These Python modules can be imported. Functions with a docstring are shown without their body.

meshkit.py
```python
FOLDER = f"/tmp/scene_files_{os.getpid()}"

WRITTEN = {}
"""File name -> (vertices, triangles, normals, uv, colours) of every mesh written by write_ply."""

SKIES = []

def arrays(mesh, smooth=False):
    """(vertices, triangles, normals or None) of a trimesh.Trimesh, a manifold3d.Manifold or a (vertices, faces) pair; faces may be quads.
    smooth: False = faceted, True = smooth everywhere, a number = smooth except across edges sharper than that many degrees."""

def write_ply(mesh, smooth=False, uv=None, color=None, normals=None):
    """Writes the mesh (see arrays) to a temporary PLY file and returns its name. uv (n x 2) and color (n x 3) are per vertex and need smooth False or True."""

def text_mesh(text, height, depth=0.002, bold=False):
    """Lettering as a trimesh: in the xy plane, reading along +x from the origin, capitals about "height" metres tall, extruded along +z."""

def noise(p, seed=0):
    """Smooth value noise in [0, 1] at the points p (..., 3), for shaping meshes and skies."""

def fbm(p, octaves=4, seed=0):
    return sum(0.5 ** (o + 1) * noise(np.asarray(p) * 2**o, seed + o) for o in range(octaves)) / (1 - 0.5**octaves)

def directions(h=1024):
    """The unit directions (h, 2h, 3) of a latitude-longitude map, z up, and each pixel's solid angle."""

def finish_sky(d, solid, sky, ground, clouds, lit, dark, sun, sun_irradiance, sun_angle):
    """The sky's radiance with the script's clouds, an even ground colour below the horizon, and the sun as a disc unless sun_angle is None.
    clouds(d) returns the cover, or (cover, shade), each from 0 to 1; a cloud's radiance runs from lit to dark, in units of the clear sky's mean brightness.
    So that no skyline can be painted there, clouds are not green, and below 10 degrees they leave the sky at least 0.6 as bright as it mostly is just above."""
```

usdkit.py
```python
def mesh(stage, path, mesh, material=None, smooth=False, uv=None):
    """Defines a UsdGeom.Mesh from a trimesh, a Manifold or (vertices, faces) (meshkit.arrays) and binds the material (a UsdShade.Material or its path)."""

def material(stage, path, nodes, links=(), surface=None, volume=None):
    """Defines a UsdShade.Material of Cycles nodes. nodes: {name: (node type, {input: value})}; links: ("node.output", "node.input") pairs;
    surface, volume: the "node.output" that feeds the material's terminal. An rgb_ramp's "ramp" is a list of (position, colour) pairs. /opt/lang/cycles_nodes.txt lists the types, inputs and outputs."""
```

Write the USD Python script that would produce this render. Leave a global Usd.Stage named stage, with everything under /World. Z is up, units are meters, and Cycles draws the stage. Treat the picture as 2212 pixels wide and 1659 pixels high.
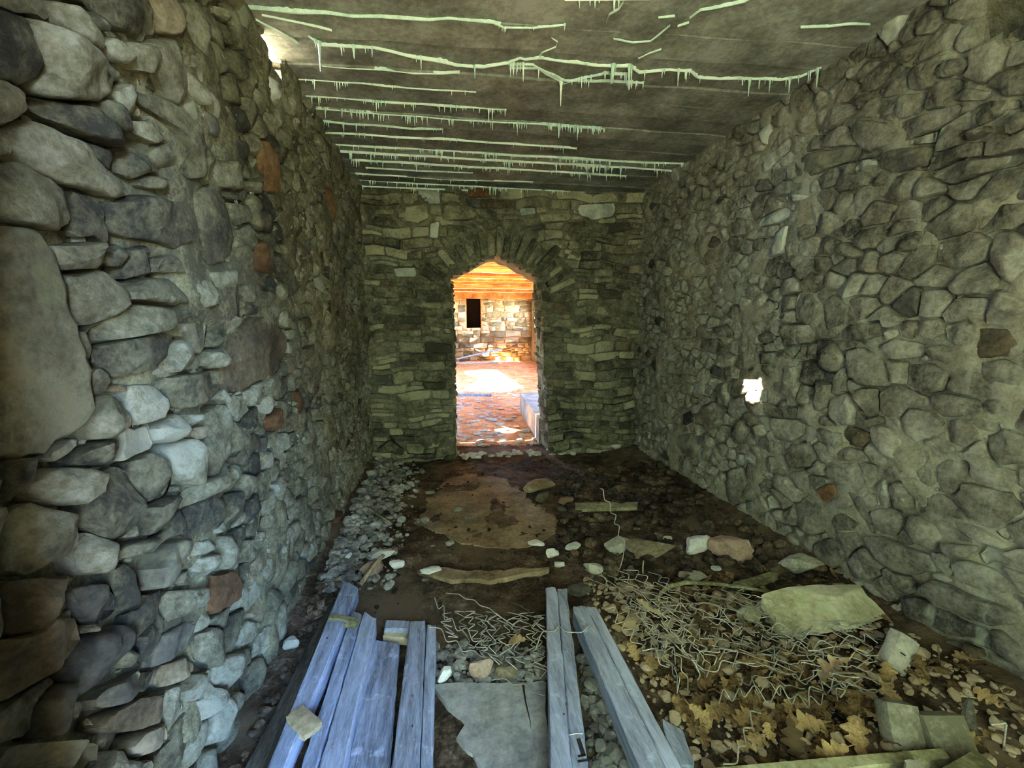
"""Ruined rubble-stone chamber with a formwork-marked concrete ceiling, a doorway into a sunlit hall, and debris on the floor."""
import math, random
import numpy as np, trimesh, usdkit, meshkit
from shapely.geometry import Polygon, MultiPolygon, Point, box as sbox, LineString
from shapely.ops import unary_union
from shapely import affinity, prepared
from scipy.spatial import Voronoi
from pxr import Usd, UsdGeom, UsdLux, UsdShade, Gf, Sdf

stage = Usd.Stage.CreateInMemory()
UsdGeom.Xform.Define(stage, '/World'); UsdGeom.Scope.Define(stage, '/World/Looks')

# ------------------------------------------------------------------ camera, sky, sun, exposure
EYE, YAW, PITCH, FOCAL_PX = np.array([0, 0, 1.5]), .151, .1306, 950.
FWD = np.array([math.sin(YAW) * math.cos(PITCH), math.cos(YAW) * math.cos(PITCH), -math.sin(PITCH)])
RIGHT = np.array([math.cos(YAW), -math.sin(YAW), 0]); UP = np.cross(RIGHT, FWD)
cam = UsdGeom.Camera.Define(stage, '/World/camera')
cam.CreateHorizontalApertureAttr(36.0); cam.CreateFocalLengthAttr(36.0 * FOCAL_PX / 2212)
cam.CreateClippingRangeAttr(Gf.Vec2f(.03, 500))
cam.AddTransformOp().Set(Gf.Matrix4d(*RIGHT, 0, *UP, 0, *(-FWD), 0, *EYE, 1))
EXPOSURE = 4.1
cam.CreateExposureAttr(EXPOSURE)
SUN_TO = np.array([3.086, .349, -1.81]); SUN_TO /= np.linalg.norm(SUN_TO)
SUN_EL = math.asin(-SUN_TO[2])
SKY_STRENGTH, SUN_STRENGTH = .44, 6.5
sky = usdkit.material(stage, '/World/Looks/sky', {
    's': ('sky_texture', {'sky_type': 'multiple_scattering', 'sun_disc': False, 'aerosol_density': .25, 'air_density': 1.3, 'sun_elevation': SUN_EL, 'sun_rotation': math.atan2(-SUN_TO[0], -SUN_TO[1])}),
    'b': ('background_shader', {'strength': SKY_STRENGTH})}, [('s.color', 'b.color')], surface='b.background')
dome = UsdLux.DomeLight.Define(stage, '/World/sky_dome'); UsdShade.MaterialBindingAPI.Apply(dome.GetPrim()).Bind(sky)
sun = UsdLux.DistantLight.Define(stage, '/World/sun'); sun.CreateAngleAttr(.53); sun.CreateNormalizeAttr(True); sun.CreateIntensityAttr(SUN_STRENGTH); sun.CreateColorAttr(Gf.Vec3f(1, .82, .60))
zax = -SUN_TO; xax = np.cross([0, 0, 1], zax); xax /= np.linalg.norm(xax); yax = np.cross(zax, xax)
sun.AddTransformOp().Set(Gf.Matrix4d(*xax, 0, *yax, 0, *zax, 0, 0, 0, 30, 1))

# ------------------------------------------------------------------ dimensions (metres)
XL, XR, YF, ZL, ZR = -.83, 2.256, 4.92, 2.895, 3.003       # chamber: side walls, far wall, ceiling at either side
SLOPE = (ZR - ZL) / (XR - XL)
YREAR = -1.1
HALL_Y0, HALL_Y1, HALL_XL, HALL_XR, HALL_Z = 5.42, 19.5, -1.2, 3.85, 2.98
def ceil_z(x): return ZL + SLOPE * (x - XL)
rng = np.random.default_rng(7); random.seed(7)

# ------------------------------------------------------------------ scene helpers
_used = {}
def path_for(name, parent='/World'):
    k = (parent, name); n = _used.get(k, 0); _used[k] = n + 1
    return f'{parent}/{name}' + (f'_{n:03d}' if n else '')
def tag(prim, label=None, cat=None, group=None, kind=None):
    for k, v in (('label', label), ('category', cat), ('group', group), ('kind', kind)):
        if v: prim.SetCustomDataByKey(k, v)
    return prim
def thing(name, label=None, cat=None, group=None, kind=None, at=None):
    x = UsdGeom.Xform.Define(stage, path_for(name))
    if at is not None: x.AddTranslateOp().Set(Gf.Vec3d(*map(float, at)))
    return tag(x.GetPrim(), label, cat, group, kind)
def obj(name, mesh, mat, parent=None, smooth=30, label=None, cat=None, group=None, kind=None):
    p = path_for(name, str(parent.GetPath()) if parent is not None else '/World')
    m = usdkit.mesh(stage, p, mesh, M[mat], smooth=smooth)
    return tag(m.GetPrim(), label, cat, group, kind)
def px_of(P):
    d = np.atleast_2d(P) - EYE; z = np.maximum(d @ FWD, 1e-3)
    return np.stack([1106 + FOCAL_PX * (d @ RIGHT) / z, 829.5 - FOCAL_PX * (d @ UP) / z], -1), d @ FWD

# ------------------------------------------------------------------ materials
M = {}
def mat(name, stops, scale=7., detail=8., rough=.85, bump=.5, bump_scale=45., bump_dist=.006, var=.35, coarse=1.7, streak=None, patch=None, spec=.3, stretch=None, metallic=0., hue=.0, speck=None):
    """Stops: colour ramp driven by layered noise plus a per-object / per-island shift. streak: (colour, amount) runs down the wall; patch: (colour, threshold, scale)."""
    n = {'g': ('geometry', {}), 'o': ('object_info', {}),
         'mp': ('mapping', {'scale': stretch or (1, 1, 1)}),
         'n1': ('noise_texture', {'scale': scale, 'detail': detail, 'roughness': .62}),
         'n2': ('noise_texture', {'scale': scale * 6.3, 'detail': 4., 'roughness': .7}),
         'nc': ('noise_texture', {'scale': coarse, 'detail': 2.}),
         'isl': ('math', {'math_type': 'add'}), 'fr': ('math', {'math_type': 'fraction'}),
         'v': ('math', {'math_type': 'multiply_add', 'value2': var, 'value3': -.5 * var}),
         'c': ('math', {'math_type': 'multiply_add', 'value2': .5, 'value3': -.25}),
         's1': ('math', {'math_type': 'add'}), 's2': ('math', {'math_type': 'add'}),
         'f2': ('math', {'math_type': 'multiply_add', 'value2': .7, 'value3': -.35}),
         's3': ('math', {'math_type': 'add'}), 'k': ('math', {'math_type': 'multiply_add', 'value2': 1.9, 'value3': -.45}),
         'r': ('rgb_ramp', {'ramp': stops}),
         'bn': ('noise_texture', {'scale': bump_scale * .55, 'detail': 9., 'roughness': .68}),
         'b': ('bump', {'strength': bump, 'distance': bump_dist}),
         'p': ('principled_bsdf', {'roughness': rough, 'specular_ior_level': spec, 'metallic': metallic})}
    l = [('g.position', 'mp.vector'), ('mp.vector', 'n1.vector'), ('mp.vector', 'n2.vector'), ('g.position', 'nc.vector'), ('mp.vector', 'bn.vector'),
         ('g.random_per_island', 'isl.value1'), ('o.random', 'isl.value2'), ('isl.value', 'fr.value1'), ('fr.value', 'v.value1'), ('nc.fac', 'c.value1'),
         ('v.value', 's1.value1'), ('c.value', 's1.value2'), ('n1.fac', 's2.value1'), ('s1.value', 's2.value2'), ('n2.fac', 'f2.value1'),
         ('s2.value', 's3.value1'), ('f2.value', 's3.value2'), ('s3.value', 'k.value1'), ('k.value', 'r.fac'),
         ('bn.fac', 'b.height'), ('b.normal', 'p.normal')]
    last = 'r.color'
    for i, (kind, data) in enumerate([x for x in (('streak', streak), ('patch', patch), ('speck', speck)) if x[1]]):
        col = data[0]
        sc = (9, 9, .55) if kind == 'streak' else (1, 1, 1)
        thr, sca = (data[1], 1.) if kind == 'streak' else (data[1], data[2])
        n[f'm{i}'] = ('mapping', {'scale': sc, 'location': (3.1 * i, 1.7, 0)})
        n[f'q{i}'] = ('noise_texture', {'scale': sca, 'detail': 5., 'roughness': .6})
        n[f'w{i}'] = ('map_range', {'from_min': thr, 'from_max': thr + .16, 'clamp': True})
        n[f'x{i}'] = ('mix', {'color2': col})
        l += [('g.position', f'm{i}.vector'), (f'm{i}.vector', f'q{i}.vector'), (f'q{i}.fac', f'w{i}.value'), (f'w{i}.result', f'x{i}.fac'), (last, f'x{i}.color1')]
        last = f'x{i}.color'
    l.append((last, 'p.base_color'))
    M[name] = usdkit.material(stage, f'/World/Looks/{name}', n, l, surface='p.BSDF')
def grey(a, t=(1, 1, 1)): return tuple(a * x for x in t)
OL = (1.0, .955, .66)
LICHEN = (.42, .46, .33)
mat('stone_left', [(0, grey(.035, (1, .97, .85))), (.3, grey(.105, OL)), (.6, grey(.19, OL)), (1, grey(.34, (1, 1, .84)))], patch=(LICHEN, .66, 5.), bump=1., bump_dist=.02, bump_scale=50, var=.34)
mat('stone_right', [(0, grey(.05, (1, .96, .8))), (.3, grey(.15, (1, .95, .76))), (.6, grey(.25, (1, .96, .78))), (1, grey(.42, (1, .98, .84)))], streak=((.42, .45, .38), .58), patch=((.36, .39, .32), .64, 4.), bump=1., bump_dist=.018, var=.24)
mat('stone_far', [(0, grey(.05, OL)), (.35, grey(.14, OL)), (.65, grey(.24, OL)), (1, grey(.38, OL))], bump=.7, var=.5)
mat('stone_pale', [(0, grey(.25, (.95, 1, .88))), (.5, grey(.42, (.95, 1, .88))), (1, grey(.6, (.95, 1, .9)))], bump=.6, streak=((.6, .64, .55), .58))
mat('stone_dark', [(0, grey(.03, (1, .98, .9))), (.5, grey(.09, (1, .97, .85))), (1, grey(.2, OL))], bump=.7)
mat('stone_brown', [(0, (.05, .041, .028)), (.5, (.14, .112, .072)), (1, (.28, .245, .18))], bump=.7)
mat('stone_rust', [(0, (.04, .022, .011)), (.5, (.12, .062, .03)), (1, (.24, .15, .08))], bump=.7)
mat('stone_slab', [(0, grey(.035, OL)), (.5, grey(.095, OL)), (1, grey(.19, OL))], bump=.9, bump_scale=70, patch=((.19, .21, .12), .60, 6.))
mat('mortar_left', [(0, grey(.08, OL)), (.5, grey(.26, (1, .93, .60))), (1, grey(.44, (1, .95, .68)))], scale=14, bump=1., bump_scale=60, bump_dist=.01)
mat('mortar_right', [(0, grey(.08, OL)), (.5, grey(.23, (1, .94, .70))), (1, grey(.38, (1, .97, .76)))], scale=14, bump=1., bump_scale=60, bump_dist=.01, streak=((.42, .45, .36), .6))
mat('mortar_far', [(0, grey(.06, OL)), (.5, grey(.17, OL)), (1, grey(.30, OL))], scale=14, bump=1., bump_scale=60)
mat('ceiling_concrete', [(0, grey(.11, (.95, 1, .92))), (.4, grey(.21, (.95, 1, .92))), (.7, grey(.31, (.95, 1, .93))), (1, grey(.46, (.93, 1, .95)))], scale=5, bump=.5, bump_scale=80, bump_dist=.003, var=.25, patch=((.12, .10, .08), .62, 2.2))
mat('lime', [(0, (.50, .70, .64)), (.5, (.74, .92, .87)), (1, (.88, .98, .95))], scale=20, bump=.5, rough=.5)
mat('earth', [(0, (.016, .011, .008)), (.4, (.055, .038, .027)), (.7, (.14, .105, .075)), (1, (.30, .25, .19))], scale=9, bump=1., bump_scale=60, bump_dist=.012, var=0, patch=((.17, .13, .085), .50, 1.7), spec=.15)
mat('floor_concrete', [(0, grey(.14, (.96, .98, 1))), (.5, grey(.32, (.96, .98, 1))), (1, grey(.5, (.97, .99, 1)))], scale=6, bump=.5, bump_scale=90, bump_dist=.003, var=0, speck=((.10, .085, .07), .66, 9.))
mat('floor_stained', [(0, (.09, .065, .04)), (.5, (.25, .19, .12)), (1, (.46, .36, .25))], scale=5, bump=.5, bump_scale=90, var=0)
mat('gravel', [(0, grey(.10, (1, .96, .88))), (.5, grey(.30, (1, .97, .9))), (1, grey(.62, (1, .99, .94)))], var=.9, bump=.5)
mat('dark_gravel', [(0, (.02, .014, .01)), (.45, (.11, .08, .055)), (1, (.38, .30, .22))], var=.9, bump=.5)
BG = (.62, .71, 1.)
mat('weathered_wood', [(0, grey(.20, BG)), (.5, grey(.50, BG)), (1, grey(.78, BG))], scale=4, stretch=(9, 1, 9), bump=.5, bump_scale=30, bump_dist=.003, var=.2, patch=((.66, .73, .96), .60, 14.), speck=((.14, .13, .12), .70, 22.), rough=.7)
mat('tan_wood', [(0, (.20, .15, .09)), (.5, (.42, .34, .22)), (1, (.62, .54, .38))], scale=6, bump=.5, var=.3)
mat('dark_wood', [(0, (.03, .028, .022)), (.5, (.10, .092, .075)), (1, (.22, .2, .17))], scale=6, stretch=(6, 1, 6), bump=.5, var=.3)
mat('mossy_wood', [(0, (.10, .10, .05)), (.5, (.30, .29, .17)), (1, (.52, .52, .36))], scale=7, bump=.6, var=.3)
mat('block_concrete', [(0, grey(.14, OL)), (.5, grey(.30, (1, .97, .8))), (1, grey(.48, (1, .98, .86)))], scale=9, bump=.7, bump_scale=80)
mat('brick_clay', [(0, (.16, .10, .07)), (.5, (.32, .22, .17)), (1, (.46, .36, .30))], scale=12, bump=.6)
mat('white_stone', [(0, grey(.42)), (.5, grey(.62)), (1, grey(.8))], scale=9, bump=.5)
mat('boulder', [(0, (.14, .12, .07)), (.5, (.36, .34, .21)), (1, (.60, .60, .44))], scale=5, bump=.8, bump_scale=60, patch=((.46, .55, .36), .6, 7.))
mat('wire_metal', [(0, (.22, .22, .19)), (.5, (.42, .42, .38)), (1, (.68, .68, .64))], scale=30, bump=0., rough=.45, metallic=.35, var=.3)
mat('leaf_brown', [(0, (.06, .038, .018)), (.5, (.18, .115, .052)), (1, (.38, .27, .14))], scale=30, bump=.3, var=.9)
mat('leaf_tan', [(0, (.17, .11, .05)), (.5, (.36, .25, .12)), (1, (.58, .46, .28))], scale=30, bump=.3, var=.8)
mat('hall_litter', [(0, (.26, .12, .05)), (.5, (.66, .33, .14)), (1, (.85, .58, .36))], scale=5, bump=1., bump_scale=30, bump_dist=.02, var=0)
mat('hall_glow_concrete', [(0, (.17, .06, .018)), (.5, (.42, .17, .05)), (1, (.6, .32, .14))], scale=3, bump=.5, var=.4)  # orange glow of the sunlit floor is partly put into this colour
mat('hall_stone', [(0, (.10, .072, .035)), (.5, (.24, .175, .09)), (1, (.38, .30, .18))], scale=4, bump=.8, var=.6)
mat('dark_void', [(0, (.012, .008, .008)), (1, (.03, .02, .02))], bump=0)
mat('grass', [(0, (.10, .09, .03)), (.5, (.30, .26, .10)), (1, (.5, .44, .2))], scale=2, bump=1., bump_scale=20, bump_dist=.05, var=0)
mat('leaf_green', [(0, (.05, .08, .015)), (.5, (.14, .22, .05)), (1, (.3, .4, .12))], scale=20, bump=.2, var=.8)
mat('black_paint', [(0, (.015, .013, .013)), (1, (.03, .028, .028))], bump=0)
mat('rust_metal', [(0, (.05, .025, .015)), (.5, (.14, .07, .04)), (1, (.25, .15, .09))], scale=20, bump=.4)
REAR_OPENING = [(-.25, .12), (.88, .12), (.88, 2.7), (-.25, 2.7)]
SKY_BLOCK_HILL = 7.0  # height of an added unseen hill, shaped to block the left rear sky

# ------------------------------------------------------------------ mesh helpers
def fbm(P, s, o=4, seed=0): return meshkit.fbm(np.asarray(P, float) * s, o, seed) - .5
def joined(ms): return trimesh.util.concatenate([m if isinstance(m, trimesh.Trimesh) else trimesh.Trimesh(*m, process=False) for m in ms])
def box_mesh(x0, x1, y0, y1, z0, z1):
    b = trimesh.creation.box((x1 - x0, y1 - y0, z1 - z0)); b.apply_translation(((x0 + x1) / 2, (y0 + y1) / 2, (z0 + z1) / 2)); return b
def clean(poly, r=.006):
    p = poly.buffer(0)
    if p.is_empty: return None
    p = p.buffer(-r, join_style=1).buffer(r, join_style=1)
    if p.geom_type == 'MultiPolygon': p = max(p.geoms, key=lambda g: g.area)
    return None if p.is_empty or p.area < 1.2e-4 else Polygon(p.exterior)
def ring_of(poly, n):
    L = poly.exterior.length
    return np.array([poly.exterior.interpolate(L * i / n).coords[0] for i in range(n)])
def relief(poly, h, seed, n=None, deep=.06, rough=1., flat=False):
    """One stone of a wall: outline, a chipped rounded rim and a face of a few broken planes. Returns (u, v, w) points and triangles."""
    g = np.random.default_rng(seed)
    big = math.sqrt(poly.area)
    n = n or int(np.clip(11 + big * 110, 11, 46))
    R = ring_of(poly, n); c = np.array(poly.representative_point().coords[0] if not poly.contains(poly.centroid) else poly.centroid.coords[0])
    if not poly.exterior.is_ccw: R = R[::-1]
    R = c + (R - c) * (1 + .09 * rough * (g.random((n, 1)) - .5))
    k = 4 + int(g.integers(0, 4)); ang = g.random(k) * 2 * np.pi; tilt = g.uniform(.2, 1.0, k) * (.35 if flat else 1)
    off = g.uniform(.85, 1.35, k) * h
    def face(Q):
        d = Q - c; w = np.full(len(Q), h * 1.05)
        for a, t, o in zip(ang, tilt, off): w = np.minimum(w, o + t * (d @ [math.cos(a), math.sin(a)]) * h / max(big * .5, .02))
        P3 = np.c_[Q, np.full(len(Q), seed * .37)]
        return w + (fbm(P3, 7, 3) * .05 + fbm(P3, 26, 3, 3) * .026) * rough * (.6 if flat else 1)
    prof = [(1., None, -deep), (1.01, .0, 0), (.99, .6, 0), (.945, .92, 0)] + ([(.83, 1., 0), (.68, 1., 0), (.5, 1., 0), (.3, 1., 0), (.13, 1., 0)] if big > .16 else [(.8, 1., 0), (.58, 1., 0), (.32, 1., 0)] if big > .1 else [(.7, 1., 0), (.38, 1., 0)] if big > .045 else [(.58, 1., 0)])
    V, rows = [], 0
    for s, t, w0 in prof:
        Q = c + (R - c) * s
        w = np.full(n, w0) if t is None else face(Q) * t + (0 if t else .0)
        V.append(np.c_[Q, w]); rows += 1
    V.append(np.r_[c, face(c[None])][None]); V = np.vstack(V)
    F = []
    for r in range(rows - 1):
        for i in range(n):
            a, b, c2, d = r * n + i, r * n + (i + 1) % n, (r + 1) * n + (i + 1) % n, (r + 1) * n + i
            F += [(a, b, c2), (a, c2, d)]
    top, cc = (rows - 1) * n, len(V) - 1
    F += [(top + i, top + (i + 1) % n, cc) for i in range(n)]
    return V, np.array(F)

class Wall:
    """Plane with local (u, v, w): w grows into the room."""
    def __init__(s, org, eu, ev, ew, amp=.05, seed=0, scale=.9):
        s.o, s.eu, s.ev, s.ew, s.amp, s.seed, s.sc = map(lambda a: np.array(a, float) if not np.isscalar(a) else a, (org, eu, ev, ew, amp, seed, scale))
        s.flip = np.dot(np.cross(s.eu, s.ev), s.ew) < 0
    def base(s, u, v): return s.amp * 2 * fbm(np.stack([u, v, np.full(np.shape(u), s.seed * 3.3 + .5)], -1), s.sc, 3, int(s.seed))
    def to(s, V):
        w = V[:, 2] + s.base(V[:, 0], V[:, 1])
        return s.o + V[:, :1] * s.eu + V[:, 1:2] * s.ev + w[:, None] * s.ew
    def mesh(s, V, F):
        F = np.asarray(F); return trimesh.Trimesh(s.to(V), F[:, ::-1] if s.flip else F, process=False)

def cells(region, taken, r_of, stretch, seed, tries=6000):
    """Stones that fill a region between the traced ones: Voronoi cells of scattered seeds, wider than tall."""
    g = np.random.default_rng(seed); u0, v0, u1, v1 = region.bounds
    pts, rad = np.zeros((0, 2)), np.zeros(0); ok = prepared.prep(region.buffer(.03)); bad = prepared.prep(taken.buffer(.012))
    C = np.c_[g.uniform(u0, u1, tries), g.uniform(v0, v1, tries)]
    for p in C:
        P = Point(p)
        if not ok.contains(P) or bad.contains(P): continue
        r = r_of(p[0], p[1]) * g.choice([.55, .8, 1., 1.45], p=[.3, .3, .25, .15])
        q = p * [1, stretch]
        if len(pts) and (np.hypot(*(pts - q).T) < (rad + r) * .5 + 0).any(): continue
        pts = np.vstack([pts, q]); rad = np.append(rad, r)
    # the traced stones keep the cells off their ground
    T = []
    for t in getattr(taken, 'geoms', [taken]):
        L = t.exterior.length if t.area else 0
        if L: T += [t.exterior.interpolate(L * i / 14).coords[0] for i in range(14)]
    far = [(-50, -50), (60, -50), (60, 60), (-50, 60)]
    vor = Voronoi(np.vstack([pts, np.array(far)])); free = region.difference(taken.buffer(.006)); fp = prepared.prep(free); out = []
    for i in range(len(pts)):
        reg = vor.regions[vor.point_region[i]]
        if not reg or -1 in reg: continue
        p = affinity.scale(Polygon(vor.vertices[reg]), 1, 1 / stretch, origin=(0, 0))
        if not fp.intersects(p): continue
        p = p.intersection(free)
        for q in getattr(p, 'geoms', [p]):
            if q.geom_type == 'Polygon' and q.area > 2.5e-4: out.append(q)
    return out

def courses(region, h0, h1, w0, w1, seed, taken=None):
    """Flat coursed rubble: rows of uneven height broken into stones of uneven length."""
    g = np.random.default_rng(seed); u0, v0, u1, v1 = region.bounds; out, v = [], v0
    free = region if taken is None else region.difference(taken.buffer(.006))
    wob = lambda u, v: .022 * math.sin(u * 5.1 + v * 3 + seed) + .013 * math.sin(u * 13 + v * 7)
    while v < v1:
        h = g.uniform(h0, h1); u = u0 - g.uniform(0, w1); 
        while u < u1:
            w = g.uniform(w0, w1) * (1.4 if h > (h0 + h1) / 2 else 1); k = g.random() < .25
            parts = [(v, v + h)] if not k else [(v, v + h * .52), (v + h * .52, v + h)]
            for a, b in parts:
                q = [(u + (b - a) * .0, a + wob(u, v)), (u + w * .5, a + wob(u + w * .5, v)), (u + w, a + wob(u + w, v)), (u + w + g.normal(0, .012), b + wob(u + w, v + h)), (u + w * .5, b + wob(u + w * .5, v + h)), (u + g.normal(0, .012), b + wob(u, v + h))]
                p = Polygon(q).buffer(0).intersection(free)
                for s in getattr(p, 'geoms', [p]):
                    if s.geom_type == 'Polygon' and s.area > 4e-4: out.append(s)
            u += w
        v += h
    return out

def build_wall(W, root, traced, fill, mats, mortar, region, seed, gap=.007, step=.035, mort=(-.010, .06), fill_h=(.012, .035), tr_h=(.035, .07), limit=300, flush=None, odd=1., chips=0):
    """mats: {'': default material, 'rust': ...}; the biggest stones in view become parts, the rest one joined part."""
    g = np.random.default_rng(seed); S = []
    acc = Polygon()
    for t, poly in traced:
        p = clean(poly.buffer(0).difference(acc), .012)
        if p is None: continue
        acc = acc.union(p.buffer(.006)); S.append((p, g.uniform(*tr_h) * (.7 if t == 'slab' else 1.5 if t == 'arch' else 1), mats.get(t, mats['']), True))
    for poly in fill:
        p = clean(poly.buffer(-gap), .010 if poly.area > .002 else .004)
        if p is not None:
            m = mats['']; r = g.random()
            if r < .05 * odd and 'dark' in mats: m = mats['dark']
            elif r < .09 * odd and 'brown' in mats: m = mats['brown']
            elif r < .098 * odd and 'rust' in mats: m = mats['rust']
            S.append((p, g.uniform(*fill_h) * np.clip(math.sqrt(p.area) / .09, .6, 1.5), m, False))
    area = []
    for p, h, m, t in S:
        R = np.array(p.exterior.coords)[:-1]; q, z = px_of(W.to(np.c_[R, np.zeros(len(R))]))
        ok = (z > .2).all() and (q[:, 0] > -150).all() and (q[:, 0] < 2362).all() and (q[:, 1] > -150).all() and (q[:, 1] < 1809).all()
        area.append(abs(np.sum(q[:, 0] * np.roll(q[:, 1], 1) - q[:, 1] * np.roll(q[:, 0], 1))) / 2 * (3 if t else 1) if ok else 0)
    rest = {}
    for k, i in enumerate(np.argsort(-np.array(area))):
        p, h, m, t = S[i]
        V, F = relief(p, h, seed * 1000 + int(i), rough=1.1 if t else 1., flat=(m == 'stone_slab'))
        w = W.mesh(V, F)
        if k < limit and area[i] > 60: obj('stone', w, m, root, smooth=38)
        else: rest.setdefault(m, []).append(w)
    for m, ws in rest.items():
        obj('small_stone_fill', joined(ws), m, root, smooth=False, kind='stuff')
    u0, v0, u1, v1 = region.bounds
    U, Vv = np.meshgrid(np.arange(u0, u1 + step, step), np.arange(v0, v1 + step, step)); sh = U.shape
    P = np.c_[U.ravel(), Vv.ravel(), np.zeros(U.size)]
    P[:, 0] = np.clip(P[:, 0], u0, u1); P[:, 1] = np.clip(P[:, 1], v0, v1)
    w = mort[0] + mort[1] * fbm(np.c_[P[:, :2], np.full(len(P), seed)], 5, 4, seed) * 2 + .02 * fbm(P, 26, 3, seed + 5)
    if flush is not None: w = w + flush(P[:, 0], P[:, 1])
    P[:, 2] = w
    I = np.arange(U.size).reshape(sh); q = np.stack([I[:-1, :-1], I[:-1, 1:], I[1:, 1:], I[1:, :-1]], -1).reshape(-1, 4)
    cen = P[q].mean(1)[:, :2]; from shapely import contains_xy
    q = q[contains_xy(region, cen[:, 0], cen[:, 1])]
    if chips:
        cb = [trimesh.creation.icosahedron() for _ in range(8)]
        for k, c in enumerate(cb): c.vertices = c.vertices * g.uniform(.4, 1., (1, 3)) + g.normal(0, .22, c.vertices.shape)
        bx, cs = prepared.prep(region), []; own = prepared.prep(unary_union([p for p, h, m, t in S if t]))
        for _ in range(chips):
            qq = np.array([g.uniform(max(u0, .4), u1), g.uniform(v0, v1)]); s = .005 + .017 * g.random() ** 2
            if not bx.contains(Point(qq)) or own.contains(Point(qq)): continue
            c = cb[g.integers(8)]; V = np.array(c.vertices) @ trimesh.transformations.random_rotation_matrix(g.random(3))[:3, :3].T * s + [*qq, mort[0] + (0 if flush is None else float(flush(qq[0], qq[1]))) + .012 * g.random()]
            cs.append(W.mesh(V, c.faces))
        obj('mortar_chips', joined(cs), mats[''], root, smooth=False, kind='stuff')
    obj('mortar', W.mesh(P, np.vstack([q[:, [0, 1, 2]], q[:, [0, 2, 3]]])), mortar, root, smooth=True)
def core(W, root, poly, t0, t1, m, name='wall_core'):
    """The body of the wall behind its face: poly extruded from depth t0 to t1 behind the face."""
    ms = []
    for p in getattr(poly, 'geoms', [poly]):
        e = trimesh.creation.extrude_polygon(p, t1 - t0, engine='earcut'); V = np.array(e.vertices); V[:, 2] = -t0 - V[:, 2]
        F = e.faces[:, ::-1]
        X = W.o + V[:, :1] * W.eu + V[:, 1:2] * W.ev + V[:, 2:] * W.ew
        ms.append(trimesh.Trimesh(X, F[:, ::-1] if W.flip else F, process=False))
    return obj(name, joined(ms), m, root, smooth=False)

def tube(P, r, n=6, closed_ends=True):
    P = np.asarray(P, float); r = np.broadcast_to(np.asarray(r, float), len(P)); T = np.gradient(P, axis=0); T /= np.linalg.norm(T, axis=1, keepdims=True) + 1e-12
    a = np.array([0, 0, 1.]) if abs(T[0, 2]) < .9 else np.array([1., 0, 0]); N = np.cross(T[0], a); N /= np.linalg.norm(N); V = []
    for i in range(len(P)):
        N = N - T[i] * (N @ T[i]); N /= np.linalg.norm(N) + 1e-12; B = np.cross(T[i], N)
        th = np.arange(n) * 2 * np.pi / n; V.append(P[i] + r[i] * (np.cos(th)[:, None] * N + np.sin(th)[:, None] * B))
    m = len(P); V = np.vstack(V + [P[:1], P[-1:]]); F = []
    for i in range(m - 1):
        for k in range(n):
            a, b = i * n + k, i * n + (k + 1) % n; F += [(a, b, b + n), (a, b + n, a + n)]
    for k in range(n): F += [(m * n, (k + 1) % n, k), (m * n + 1, (m - 1) * n + k, (m - 1) * n + (k + 1) % n)]
    return trimesh.Trimesh(V, F, process=False)
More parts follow.
